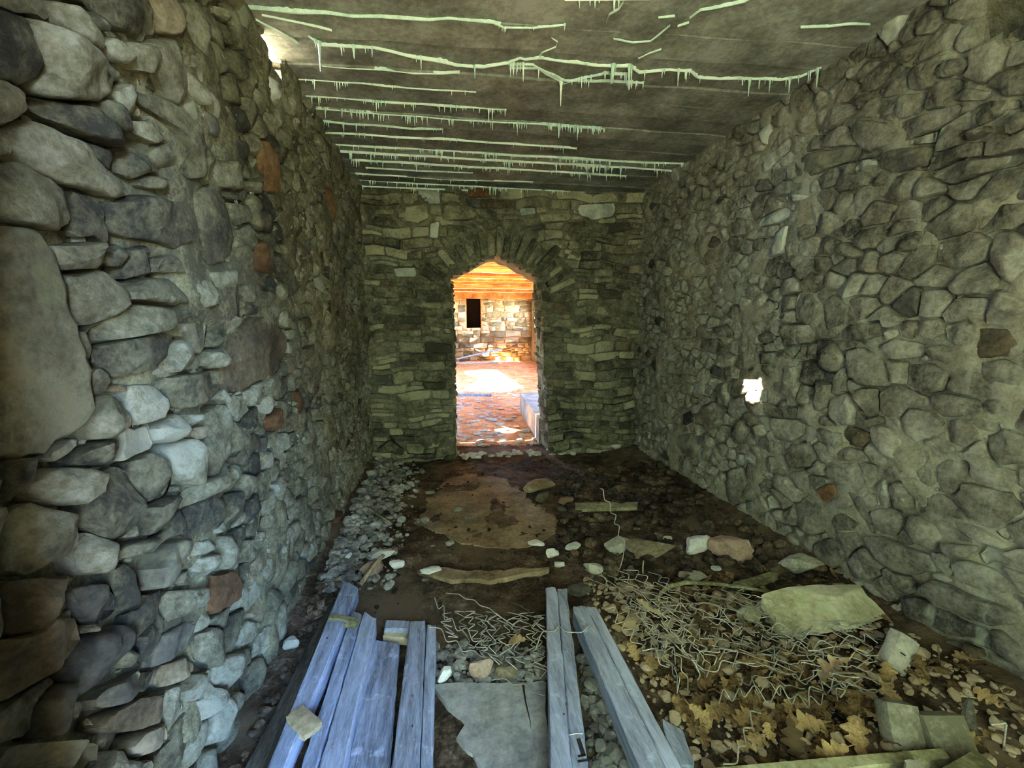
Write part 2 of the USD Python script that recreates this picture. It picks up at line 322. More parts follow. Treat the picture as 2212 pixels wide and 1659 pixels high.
def rock(w, d, h, seed, sub=2, rough=.22, boxy=.35, planes=9):
    """A broken stone standing on z = 0."""
    g = np.random.default_rng(seed); s = trimesh.creation.icosphere(sub); V = np.array(s.vertices)
    V = V / np.maximum(np.abs(V).max(1, keepdims=True), 1e-6) * boxy + V * (1 - boxy)
    for _ in range(planes):
        nn = g.normal(size=3); nn /= np.linalg.norm(nn); o = g.uniform(.62, .95); e = V @ nn - o; V = V - np.maximum(e, 0)[:, None] * nn
    V *= 1 + rough * 2 * fbm(V + seed * 1.7, 1.6, 3)[:, None]
    V = (V - V.min(0)) / (V.max(0) - V.min(0)) - [.5, .5, 0]
    s.vertices = V * [w, d, h]; return s
def rotz(m, a): m.apply_transform(trimesh.transformations.rotation_matrix(a, [0, 0, 1])); return m
def moved(m, p): m.apply_translation(p); return m
def grid_mesh(x0, x1, y0, y1, step, zf):
    X, Y = np.meshgrid(np.linspace(x0, x1, int((x1 - x0) / step) + 2), np.linspace(y0, y1, int((y1 - y0) / step) + 2)); I = np.arange(X.size).reshape(X.shape)
    q = np.stack([I[:-1, :-1], I[:-1, 1:], I[1:, 1:], I[1:, :-1]], -1).reshape(-1, 4)
    return trimesh.Trimesh(np.c_[X.ravel(), Y.ravel(), zf(X.ravel(), Y.ravel())], np.vstack([q[:, [0, 1, 2]], q[:, [0, 2, 3]]]), process=False)

# ------------------------------------------------------------------ measured outlines, in metres on the plane they lie in
STONES_LEFT=[
('',[(1.04,2.09),(1.07,2.1),(1.11,2.11),(1.14,2.09),(1.14,2.04),(1.13,2.01),(1.09,1.98),(1.05,1.97),(1.03,1.97)]),
('',[(1.1,2.1),(1.16,2.14),(1.2,2.14),(1.26,2.15),(1.3,2.15),(1.31,2.11),(1.34,2.08),(1.28,2.04),(1.22,2.01),(1.13,1.98),(1.1,1.98),(1.14,2.02),(1.14,2.05),(1.14,2.1)]),
('',[(1.03,1.96),(1.06,1.97),(1.08,1.96),(1.08,1.93),(1.05,1.9),(1.04,1.87),(1.02,1.86)]),
('',[(1.1,1.96),(1.2,2),(1.26,2.02),(1.32,2),(1.39,2),(1.38,1.97),(1.3,1.95),(1.23,1.94),(1.18,1.94),(1.15,1.94),(1.1,1.94)]),
('',[(1.06,1.89),(1.11,1.92),(1.16,1.92),(1.21,1.92),(1.26,1.89),(1.32,1.87),(1.36,1.86),(1.33,1.83),(1.27,1.81),(1.22,1.82),(1.16,1.81),(1.11,1.82),(1.07,1.83),(1.06,1.86)]),
('',[(1,1.8),(1.04,1.82),(1.09,1.82),(1.14,1.81),(1.17,1.78),(1.16,1.73),(1.11,1.7),(1.06,1.7),(0.986,1.7)]),
('',[(1.27,1.79),(1.29,1.82),(1.4,1.86),(1.51,1.87),(1.61,1.85),(1.64,1.81),(1.61,1.78),(1.52,1.73),(1.45,1.74),(1.34,1.73),(1.28,1.73),(1.26,1.76)]),
('',[(1.67,1.94),(1.79,2),(1.91,1.98),(1.95,1.89),(1.92,1.8),(1.84,1.74),(1.75,1.72),(1.7,1.75),(1.66,1.86)]),
('',[(1.44,2.14),(1.52,2.17),(1.63,2.19),(1.73,2.17),(1.75,2.1),(1.73,2),(1.63,1.96),(1.57,1.96),(1.61,2.01),(1.65,2.07),(1.6,2.09),(1.55,2.11),(1.5,2.12),(1.44,2.11)]),
('',[(1.37,2.11),(1.42,2.15),(1.5,2.12),(1.49,2.1),(1.43,2.07),(1.38,2.07)]),
('',[(1.42,2.25),(1.47,2.28),(1.51,2.28),(1.5,2.25),(1.47,2.2),(1.42,2.18),(1.42,2.21)]),
('',[(1.19,2.2),(1.25,2.23),(1.32,2.19),(1.32,2.17),(1.26,2.16),(1.21,2.16)]),
('',[(1.52,2.31),(1.63,2.38),(1.69,2.33),(1.71,2.26),(1.64,2.19),(1.57,2.19),(1.52,2.23)]),
('',[(1.69,2.52),(1.84,2.62),(1.92,2.59),(1.9,2.46),(1.83,2.42),(1.76,2.42),(1.71,2.47)]),
('',[(1.94,2.68),(2.05,2.73),(2.1,2.72),(2.04,2.68),(1.98,2.67)]),
('',[(1.49,2.01),(1.55,2.06),(1.61,2.06),(1.62,2.02),(1.56,1.98),(1.5,1.96),(1.47,1.98)]),
('',[(1.34,1.92),(1.4,1.98),(1.45,1.98),(1.42,1.92),(1.38,1.89),(1.33,1.9)]),
('',[(1.37,1.88),(1.44,1.92),(1.5,1.93),(1.47,1.89),(1.41,1.88)]),
('',[(1.47,1.89),(1.53,1.94),(1.61,1.95),(1.73,1.97),(1.7,1.92),(1.6,1.88),(1.51,1.88)]),
('rust',[(2.29,2.34),(2.38,2.38),(2.5,2.33),(2.47,2.17),(2.36,2.14),(2.25,2.21)]),
('rust',[(3.38,2.45),(3.68,2.55),(3.74,2.34),(3.42,2.23),(3.32,2.33)]),
('',[(2.05,2.09),(2.34,2.18),(2.33,2.13),(2.18,2.08)]),
('',[(1.69,2.32),(1.75,2.35),(1.82,2.29),(1.79,2.26),(1.72,2.27)]),
('',[(1.33,2.21),(1.4,2.25),(1.42,2.23),(1.4,2.19),(1.37,2.17),(1.33,2.18)]),
('',[(1.26,2.22),(1.3,2.25),(1.32,2.23),(1.31,2.21),(1.27,2.19)]),
('',[(1.19,2.21),(1.25,2.24),(1.27,2.23),(1.23,2.2),(1.2,2.19)]),
('',[(1.92,2.2),(2.08,2.26),(2.12,2.19),(2.01,2.17)]),
('',[(1.84,2.1),(1.98,2.15),(2.09,2.12),(2.05,2.06),(1.88,2.02),(1.82,2.03)]),
('',[(1.31,2.07),(1.34,2.07),(1.4,2.03),(1.36,2),(1.32,2.01),(1.28,2.03)]),
('',[(1.77,2.18),(1.84,2.17),(1.83,2.05),(1.79,1.98),(1.75,1.99)]),
('slab',[(0.954,1.67),(1.06,1.69),(1.08,1.68),(1.09,1.61),(1.09,1.52),(1.1,1.47),(1.12,1.41),(1.12,1.35),(1.12,1.31),(1.09,1.27),(1.04,1.26),(0.993,1.25),(0.936,1.26),(0.892,1.26)]),
('',[(1.09,1.67),(1.15,1.68),(1.22,1.7),(1.25,1.69),(1.25,1.65),(1.18,1.63),(1.1,1.62)]),
('',[(1.25,1.67),(1.3,1.71),(1.32,1.69),(1.3,1.65),(1.25,1.65)]),
('',[(1.09,1.61),(1.15,1.61),(1.23,1.64),(1.29,1.6),(1.28,1.57),(1.24,1.53),(1.17,1.5),(1.11,1.5),(1.09,1.53),(1.09,1.57)]),
('',[(1.29,1.6),(1.37,1.63),(1.46,1.64),(1.53,1.63),(1.57,1.58),(1.46,1.56),(1.38,1.57),(1.29,1.57)]),
('',[(1.42,1.69),(1.49,1.71),(1.62,1.71),(1.6,1.67),(1.5,1.66),(1.43,1.65)]),
('',[(1.16,1.49),(1.28,1.56),(1.4,1.55),(1.45,1.55),(1.45,1.5),(1.41,1.49),(1.26,1.47),(1.17,1.46)]),
('',[(1.17,1.45),(1.26,1.47),(1.41,1.49),(1.49,1.46),(1.45,1.42),(1.37,1.38),(1.22,1.37),(1.18,1.4),(1.16,1.43)]),
('',[(1.41,1.39),(1.47,1.44),(1.53,1.46),(1.57,1.42),(1.55,1.38),(1.45,1.36)]),
('',[(1.57,1.65),(1.7,1.66),(1.72,1.58),(1.64,1.56),(1.57,1.6)]),
('',[(1.74,1.69),(1.97,1.73),(2.03,1.69),(1.87,1.64),(1.74,1.63)]),
('',[(1.93,1.81),(2.02,1.84),(2.08,1.79),(2.02,1.74),(1.92,1.75)]),
('rust',[(2.11,1.86),(2.21,1.89),(2.28,1.84),(2.23,1.74),(2.05,1.74)]),
('',[(2.32,1.85),(2.45,1.85),(2.58,1.77),(2.52,1.72),(2.32,1.74)]),
('brown',[(1.84,1.45),(2,1.53),(2.19,1.55),(2.43,1.47),(2.46,1.37),(2.3,1.28),(2.03,1.26),(1.86,1.24),(1.76,1.29),(1.79,1.38)]),
('',[(1.66,1.41),(1.76,1.42),(1.77,1.36),(1.69,1.35),(1.64,1.37)]),
('',[(1.39,1.35),(1.5,1.35),(1.75,1.34),(1.77,1.28),(1.67,1.24),(1.51,1.24),(1.41,1.26),(1.39,1.3)]),
('',[(1.25,1.35),(1.35,1.34),(1.39,1.27),(1.34,1.24),(1.27,1.24),(1.25,1.29)]),
('',[(1.13,1.32),(1.17,1.34),(1.23,1.32),(1.22,1.24),(1.16,1.23),(1.1,1.25)]),
('',[(1.13,1.4),(1.18,1.41),(1.2,1.37),(1.16,1.34),(1.13,1.34)]),
('',[(1.34,1.22),(1.47,1.24),(1.46,1.18),(1.39,1.16),(1.35,1.18)]),
('',[(1.47,1.23),(1.58,1.21),(1.59,1.18),(1.48,1.19)]),
('',[(1.63,1.2),(1.75,1.22),(1.79,1.18),(1.81,1.09),(1.75,1.02),(1.63,0.992),(1.6,0.984),(1.6,1.08)]),
('',[(1.82,1.14),(1.88,1.09),(1.86,1.01),(1.79,1.01)]),
('',[(1.4,1.15),(1.5,1.15),(1.54,1.09),(1.54,1),(1.49,0.99),(1.43,1.04),(1.4,1.1)]),
('',[(1.04,1.21),(1.12,1.23),(1.23,1.22),(1.19,1.18),(1.12,1.18),(1.06,1.2)]),
('',[(1.23,1.15),(1.32,1.15),(1.39,1.11),(1.41,1.04),(1.37,1.01),(1.26,1.03),(1.24,1.08)]),
('',[(0.964,1.2),(1.01,1.21),(1.07,1.19),(1.11,1.16),(1.09,1.13),(1.03,1.12),(0.994,1.14),(0.963,1.17)]),
('',[(1.07,1.12),(1.13,1.16),(1.19,1.16),(1.23,1.13),(1.23,1.07),(1.25,1.02),(1.23,0.991),(1.19,0.969),(1.14,0.984),(1.09,1.04),(1.06,1.08)]),
('',[(1.44,0.989),(1.61,0.988),(1.75,0.997),(1.76,0.921),(1.6,0.931),(1.48,0.933),(1.42,0.957)]),
('rust',[(2.07,1.08),(2.23,1.11),(2.28,1.06),(2.25,1.01),(2.13,1.02)]),
('rust',[(2.52,1.14),(2.63,1.14),(2.66,1.01),(2.54,0.973)]),
('',[(1.72,1.5),(1.81,1.54),(1.83,1.49),(1.75,1.47)]),
('',[(0.923,1.25),(0.969,1.25),(0.963,1.21),(0.945,1.18),(0.911,1.17)]),
('',[(0.927,1.15),(0.955,1.16),(0.997,1.13),(1.06,1.08),(1.06,1.03),(1.04,1.01),(0.98,1.02),(0.937,1.02),(0.91,1.04),(0.894,1.06),(0.906,1.14)]),
('',[(1.26,1.02),(1.33,1.01),(1.4,1),(1.41,0.948),(1.36,0.919),(1.28,0.927),(1.25,0.947),(1.27,0.976)]),
('',[(1.45,0.93),(1.58,0.93),(1.7,0.868),(1.68,0.8),(1.55,0.792),(1.5,0.814),(1.48,0.874)]),
('',[(1.75,0.867),(1.82,0.855),(1.8,0.771),(1.74,0.718),(1.7,0.772)]),
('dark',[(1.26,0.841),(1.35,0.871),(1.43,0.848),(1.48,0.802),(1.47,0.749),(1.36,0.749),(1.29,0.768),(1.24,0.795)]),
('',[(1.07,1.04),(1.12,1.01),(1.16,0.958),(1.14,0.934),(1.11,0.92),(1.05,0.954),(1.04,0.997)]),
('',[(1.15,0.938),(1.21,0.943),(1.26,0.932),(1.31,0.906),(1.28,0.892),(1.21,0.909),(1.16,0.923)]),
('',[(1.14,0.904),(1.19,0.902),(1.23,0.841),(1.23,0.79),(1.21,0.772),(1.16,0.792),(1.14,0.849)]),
('dark',[(1.03,0.932),(1.1,0.901),(1.14,0.841),(1.14,0.799),(1.09,0.805),(1.04,0.856),(1.02,0.901)]),  # dark and brown tags low down from here put corner shade into colour
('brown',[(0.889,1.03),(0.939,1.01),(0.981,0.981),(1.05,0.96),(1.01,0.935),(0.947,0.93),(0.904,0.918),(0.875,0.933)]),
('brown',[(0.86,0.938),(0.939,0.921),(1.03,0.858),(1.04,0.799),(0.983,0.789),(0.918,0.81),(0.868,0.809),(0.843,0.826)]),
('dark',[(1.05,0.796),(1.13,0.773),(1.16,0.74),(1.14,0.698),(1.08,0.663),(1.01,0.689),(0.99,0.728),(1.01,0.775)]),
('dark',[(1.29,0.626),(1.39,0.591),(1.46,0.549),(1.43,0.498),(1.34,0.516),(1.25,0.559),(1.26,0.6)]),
('',[(1.45,0.496),(1.56,0.453),(1.65,0.365),(1.62,0.316),(1.51,0.336),(1.44,0.433)]),
('',[(1.47,0.749),(1.6,0.71),(1.6,0.664),(1.52,0.665),(1.46,0.723)]),
('',[(1.62,0.756),(1.73,0.718),(1.74,0.637),(1.66,0.615),(1.59,0.641),(1.62,0.684)]),
('',[(1.34,0.729),(1.52,0.626),(1.52,0.565),(1.41,0.605),(1.31,0.653),(1.32,0.7)]),
('rust',[(1.57,0.636),(1.69,0.589),(1.74,0.503),(1.72,0.448),(1.57,0.498),(1.54,0.578)]),
('',[(1.14,0.69),(1.2,0.656),(1.2,0.626),(1.16,0.632),(1.14,0.657)]),
('',[(1.4,0.404),(1.48,0.348),(1.46,0.281),(1.38,0.329),(1.35,0.392)]),
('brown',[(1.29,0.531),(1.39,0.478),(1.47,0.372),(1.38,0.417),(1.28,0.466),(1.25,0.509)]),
('',[(1.56,0.329),(1.7,0.239),(1.71,0.144),(1.6,0.164),(1.52,0.275)]),
('',[(1.6,0.135),(1.67,0.102),(1.72,0.039),(1.69,0.005),(1.6,0.077)]),
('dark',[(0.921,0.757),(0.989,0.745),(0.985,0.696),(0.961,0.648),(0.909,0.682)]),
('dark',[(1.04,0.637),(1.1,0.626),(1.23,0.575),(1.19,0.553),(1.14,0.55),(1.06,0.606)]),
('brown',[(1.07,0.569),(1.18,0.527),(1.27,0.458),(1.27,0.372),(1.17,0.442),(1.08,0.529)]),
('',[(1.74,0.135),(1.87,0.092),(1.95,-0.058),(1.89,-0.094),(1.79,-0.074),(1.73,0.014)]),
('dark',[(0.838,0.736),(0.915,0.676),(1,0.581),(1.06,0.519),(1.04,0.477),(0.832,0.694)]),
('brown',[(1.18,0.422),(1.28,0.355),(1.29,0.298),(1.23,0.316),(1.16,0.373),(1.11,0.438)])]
STONES_RIGHT=[
('',[(2.55,3),(2.52,3.03),(2.38,3),(2.33,2.93),(2.36,2.9),(2.48,2.88),(2.54,2.94)]),
('',[(2.38,3.05),(2.3,3.06),(2.25,3),(2.25,2.93),(2.3,2.92),(2.34,2.99)]),
('',[(2.04,2.85),(2.01,2.86),(1.94,2.83),(1.95,2.77),(2,2.76),(2.04,2.81)]),
('',[(1.99,2.92),(1.94,2.96),(1.88,2.92),(1.86,2.85),(1.9,2.83),(1.97,2.87)]),
('',[(1.87,2.63),(1.87,2.68),(1.8,2.67),(1.73,2.64),(1.74,2.6),(1.8,2.6)]),
('',[(2.5,2.68),(2.44,2.76),(2.29,2.72),(2.25,2.67),(2.34,2.64),(2.45,2.62)]),
('',[(2.77,3),(2.66,3),(2.59,2.91),(2.62,2.83),(2.7,2.82),(2.78,2.91)]),
('pale',[(3.04,2.87),(2.94,2.9),(2.9,2.81),(2.92,2.73),(3.01,2.79)]),
('pale',[(3.02,2.68),(2.94,2.72),(2.88,2.62),(2.91,2.58),(2.99,2.57)]),
('',[(2.27,2.57),(2.22,2.6),(2.08,2.53),(2.02,2.46),(2.03,2.41),(2.16,2.42),(2.25,2.51)]),
('',[(2.03,2.5),(1.95,2.49),(1.76,2.47),(1.73,2.43),(1.83,2.4),(1.98,2.4),(2,2.43)]),
('dark',[(2.7,2.56),(2.59,2.56),(2.49,2.54),(2.22,2.47),(2.25,2.41),(2.48,2.42),(2.65,2.42)]),
('pale',[(2.24,2.36),(2.19,2.38),(2.1,2.36),(2.1,2.33),(2.22,2.33)]),
('dark',[(2.09,2.37),(2,2.37),(1.85,2.33),(1.86,2.25),(1.98,2.25),(2.07,2.3)]),
('',[(2.13,2.28),(2.07,2.29),(2.01,2.23),(2.03,2.21),(2.12,2.23)]),
('',[(1.84,2.2),(1.73,2.22),(1.62,2.19),(1.5,2.18),(1.5,2.13),(1.61,2.14),(1.74,2.13)]),
('pale',[(2.82,2.37),(2.67,2.35),(2.51,2.29),(2.52,2.27),(2.7,2.31)]),
('pale',[(3.04,2.22),(2.97,2.27),(2.75,2.29),(2.68,2.23),(2.81,2.2)]),
('',[(3.33,2.25),(3.28,2.33),(3.1,2.29),(3.07,2.21),(3.22,2.19)]),
('pale',[(2.83,2.13),(2.74,2.17),(2.73,2.17),(2.72,1.99),(2.88,1.98)]),
('',[(2.04,1.98),(1.96,2.01),(1.85,2),(1.9,1.96),(2,1.95)]),
('',[(1.94,1.89),(1.91,1.95),(1.84,1.95),(1.85,1.87),(1.9,1.86),(1.94,1.87)]),
('',[(2.31,1.93),(2.23,1.97),(2.14,1.9),(2.15,1.87)]),
('',[(1.73,2.33),(1.64,2.33),(1.57,2.35),(1.57,2.33),(1.66,2.3),(1.72,2.3)]),
('',[(1.57,2.32),(1.52,2.34),(1.51,2.27),(1.56,2.26)]),
('dark',[(3.09,2.56),(2.94,2.53),(2.89,2.44),(3.03,2.46)]),
('',[(1.8,2.5),(1.73,2.52),(1.61,2.44),(1.67,2.44)]),
('pale',[(2.22,3.07),(2.14,3.07),(2.04,3.01),(2.06,2.98),(2.11,2.9),(2.13,2.92)]),
('',[(2.1,2.88),(2.08,2.93),(2.05,2.86),(2.09,2.85)]),
('',[(2.56,1.71),(2.45,1.7),(2.37,1.63),(2.38,1.56),(2.45,1.51),(2.55,1.55),(2.57,1.64)]),
('',[(2.34,1.63),(2.26,1.68),(2.16,1.6),(2.13,1.54),(2.23,1.5),(2.3,1.48)]),
('',[(2.21,1.49),(1.98,1.52),(1.97,1.45),(2.09,1.42),(2.22,1.43)]),
('',[(2.67,1.51),(2.46,1.51),(2.4,1.47),(2.41,1.4),(2.63,1.37),(2.66,1.44)]),
('',[(2.37,1.41),(2.27,1.42),(2.19,1.33),(2.21,1.24),(2.29,1.24),(2.37,1.32)]),
('',[(2.18,1.35),(2.08,1.39),(1.97,1.34),(1.91,1.25),(1.93,1.19),(2.04,1.19),(2.13,1.22)]),
('',[(1.98,1.39),(1.89,1.44),(1.76,1.41),(1.78,1.36),(1.9,1.33)]),
('',[(1.83,1.31),(1.73,1.33),(1.66,1.29),(1.67,1.21),(1.74,1.18),(1.82,1.21)]),
('',[(1.75,1.4),(1.69,1.42),(1.6,1.37),(1.65,1.33),(1.73,1.35)]),
('',[(2.61,1.24),(2.53,1.25),(2.49,1.12),(2.49,1),(2.56,0.968),(2.61,1.06)]),
('',[(2.48,1.27),(2.39,1.29),(2.33,1.23),(2.37,1.13),(2.46,1.15)]),
('',[(2.37,1.03),(2.33,1.17),(2.24,1.16),(2.26,1.07),(2.3,0.995),(2.37,0.982)]),
('',[(2.25,1.06),(2.14,1.13),(2.08,1.05),(2.08,0.96),(2.17,0.93),(2.24,0.977)]),
('',[(2.08,1.14),(1.99,1.18),(1.96,1.1),(1.96,1.03),(2.02,1.01)]),
('',[(1.84,1.04),(1.8,1.1),(1.72,1.11),(1.64,1.07),(1.68,0.994),(1.75,0.944),(1.82,0.976)]),
('',[(1.99,0.955),(1.91,0.99),(1.82,0.943),(1.77,0.906),(1.79,0.839),(1.87,0.832),(1.95,0.882)]),
('',[(1.76,0.841),(1.74,0.914),(1.69,0.926),(1.65,0.777),(1.68,0.743)]),
('',[(1.65,0.859),(1.6,0.923),(1.53,0.912),(1.55,0.799),(1.59,0.738),(1.64,0.75)]),
('',[(2.25,0.646),(2.17,0.711),(2.04,0.751),(1.98,0.677),(1.99,0.609),(2.11,0.603),(2.22,0.603)]),
('',[(2.03,0.757),(1.94,0.767),(1.92,0.681),(1.96,0.62)]),
('rust',[(2.29,0.493),(2.18,0.586),(2.15,0.535),(2.21,0.449)]),
('',[(1.92,0.644),(1.88,0.731),(1.84,0.654),(1.86,0.567),(1.91,0.545)]),
('',[(1.84,0.717),(1.78,0.732),(1.74,0.61),(1.83,0.573)]),
('',[(2.5,0.722),(2.4,0.772),(2.31,0.719),(2.34,0.636),(2.47,0.572),(2.52,0.625)]),
('',[(3.16,0.317),(2.98,0.43),(2.92,0.32),(2.94,0.151),(3.09,0.06)]),
('',[(3.9,0.44),(3.62,0.542),(3.5,0.448),(3.65,0.296),(3.85,0.269)]),
('',[(3.58,0.764),(3.39,0.858),(3.25,0.799),(3.28,0.679),(3.49,0.587)]),
('',[(3.38,1),(3.25,1.05),(3.18,0.936),(3.23,0.844),(3.35,0.866)]),
('',[(3.08,0.753),(2.97,0.801),(2.95,0.676),(3,0.611),(3.08,0.643)]),
('',[(2.94,0.731),(2.8,0.8),(2.75,0.74),(2.86,0.662)]),
('',[(3.66,1.31),(3.62,1.39),(3.35,1.4),(3.28,1.33),(3.34,1.27),(3.48,1.29)]),
('',[(3.5,1.47),(3.28,1.51),(3.19,1.43),(3.31,1.41)]),
('',[(2.92,1.44),(2.79,1.46),(2.71,1.42),(2.8,1.38),(2.9,1.39)]),
('',[(2.91,1.3),(2.71,1.32),(2.72,1.25),(2.85,1.23)]),
('',[(3.02,0.974),(2.92,1.03),(2.84,0.966),(2.9,0.892),(2.99,0.888)]),
('',[(2.73,0.865),(2.46,0.898),(2.43,0.818),(2.52,0.751),(2.65,0.751)]),
('',[(2.71,0.59),(2.55,0.639),(2.54,0.583),(2.64,0.48),(2.72,0.514)]),
('',[(1.79,1.53),(1.71,1.53),(1.69,1.47),(1.74,1.44),(1.81,1.46)]),
('',[(1.69,1.5),(1.6,1.52),(1.56,1.45),(1.59,1.4),(1.67,1.43)]),
('',[(1.54,1.35),(1.46,1.37),(1.4,1.33),(1.4,1.25),(1.48,1.23),(1.52,1.27)]),
('',[(1.63,1.08),(1.56,1.1),(1.51,1.05),(1.54,0.97),(1.61,0.989)]),
('',[(1.51,1.19),(1.43,1.21),(1.38,1.16),(1.44,1.1),(1.49,1.11)]),
('',[(1.49,1.04),(1.42,1.09),(1.35,1.06),(1.34,0.971),(1.43,0.93)]),
('',[(1.56,1.88),(1.49,1.87),(1.44,1.83),(1.43,1.67),(1.5,1.68),(1.55,1.76)]),
('',[(2.46,0.319),(2.35,0.442),(2.24,0.454),(2.18,0.392),(2.19,0.297),(2.28,0.206),(2.4,0.205)]),
('',[(2.15,0.387),(2.06,0.476),(2.01,0.427),(2.03,0.362),(2.14,0.308)]),
('',[(1.94,0.511),(1.88,0.572),(1.8,0.578),(1.78,0.534),(1.8,0.443),(1.87,0.419),(1.93,0.448)]),
('',[(1.76,0.533),(1.73,0.591),(1.64,0.582),(1.61,0.529),(1.62,0.456),(1.68,0.459),(1.75,0.486)]),
('',[(1.99,0.344),(1.88,0.406),(1.77,0.404),(1.65,0.417),(1.61,0.365),(1.7,0.288),(1.78,0.255),(1.87,0.277)]),
('',[(2.28,0.153),(2.17,0.242),(2.09,0.241),(2.07,0.159),(2.15,0.052),(2.25,0.055)]),
('',[(2.05,0.161),(1.97,0.293),(1.85,0.252),(1.86,0.188),(1.92,0.124),(2.03,0.08)]),
('',[(2.39,0.117),(2.32,0.209),(2.27,0.18),(2.3,0.088),(2.37,0.059)]),
('',[(1.56,0.636),(1.5,0.646),(1.42,0.634),(1.36,0.612),(1.38,0.592),(1.46,0.591),(1.54,0.604)]),
('',[(1.7,0.212),(1.62,0.306),(1.53,0.331),(1.43,0.336),(1.35,0.354),(1.29,0.347),(1.31,0.3),(1.39,0.24),(1.48,0.216),(1.6,0.219)]),
('',[(1.76,0.123),(1.7,0.179),(1.59,0.192),(1.49,0.185),(1.4,0.218),(1.39,0.176),(1.5,0.111),(1.63,0.079),(1.73,0.062)]),
('',[(1.56,0.423),(1.51,0.48),(1.4,0.484),(1.35,0.47),(1.35,0.395),(1.43,0.375),(1.52,0.369)]),
('',[(1.56,0.047),(1.46,0.116),(1.38,0.133),(1.29,0.13),(1.25,0.057),(1.33,0.069),(1.43,0.067),(1.52,0.023)]),
('',[(1.4,0.515),(1.31,0.525),(1.28,0.486),(1.3,0.445),(1.35,0.473)]),
('',[(1.61,0.513),(1.56,0.524),(1.45,0.569),(1.48,0.5),(1.57,0.453)]),
('',[(1.92,0.166),(1.88,0.219),(1.8,0.18),(1.77,0.104),(1.82,0.089),(1.9,0.117)])]
STONES_FAR=[
('pale',[(-0.248,2.93),(-0.026,2.95),(-0.019,2.78),(-0.232,2.78)]),
('',[(-0.434,2.72),(-0.172,2.77),(-0.145,2.63),(-0.257,2.58),(-0.458,2.6)]),
('',[(0.011,2.76),(0.28,2.77),(0.383,2.67),(0.278,2.62),(0.008,2.61)]),
('',[(-0.121,2.77),(-0.005,2.76),(-0.011,2.66),(-0.123,2.67)]),
('',[(1.33,2.64),(1.65,2.67),(1.67,2.5),(1.45,2.48),(1.31,2.56)]),
('',[(1.69,2.62),(2.09,2.67),(2.14,2.58),(1.91,2.55),(1.69,2.57)]),
('pale',[(1.43,2.76),(1.49,2.83),(1.92,2.87),(1.9,2.72),(1.65,2.68)]),
('pale',[(0.83,2.77),(1,2.78),(1.01,2.72),(0.852,2.69)]),
('',[(1.04,2.71),(1.41,2.75),(1.4,2.66),(1.09,2.63)]),
('',[(-0.77,2.68),(-0.474,2.71),(-0.495,2.66),(-0.752,2.64)]),
('',[(-0.368,2.26),(-0.224,2.3),(-0.227,2.21),(-0.359,2.2)]),
('pale',[(-0.524,2.1),(-0.29,2.12),(-0.293,2.02),(-0.497,2.02)]),
('',[(-0.037,2.39),(0.108,2.42),(0.128,2.37),(-0.018,2.35)]),
('',[(-0.792,0.125),(-0.619,0.252),(-0.474,0.134),(-0.497,0.09)]),
('',[(-0.451,0.2),(-0.236,0.192),(-0.261,0.079),(-0.433,0.087)]),
('pale',[(-0.126,2.57),(-0.033,2.6),(-0.047,2.43),(-0.139,2.43)]),
('',[(1.96,1.48),(2.11,1.48),(2.09,1.36),(1.94,1.39)])]
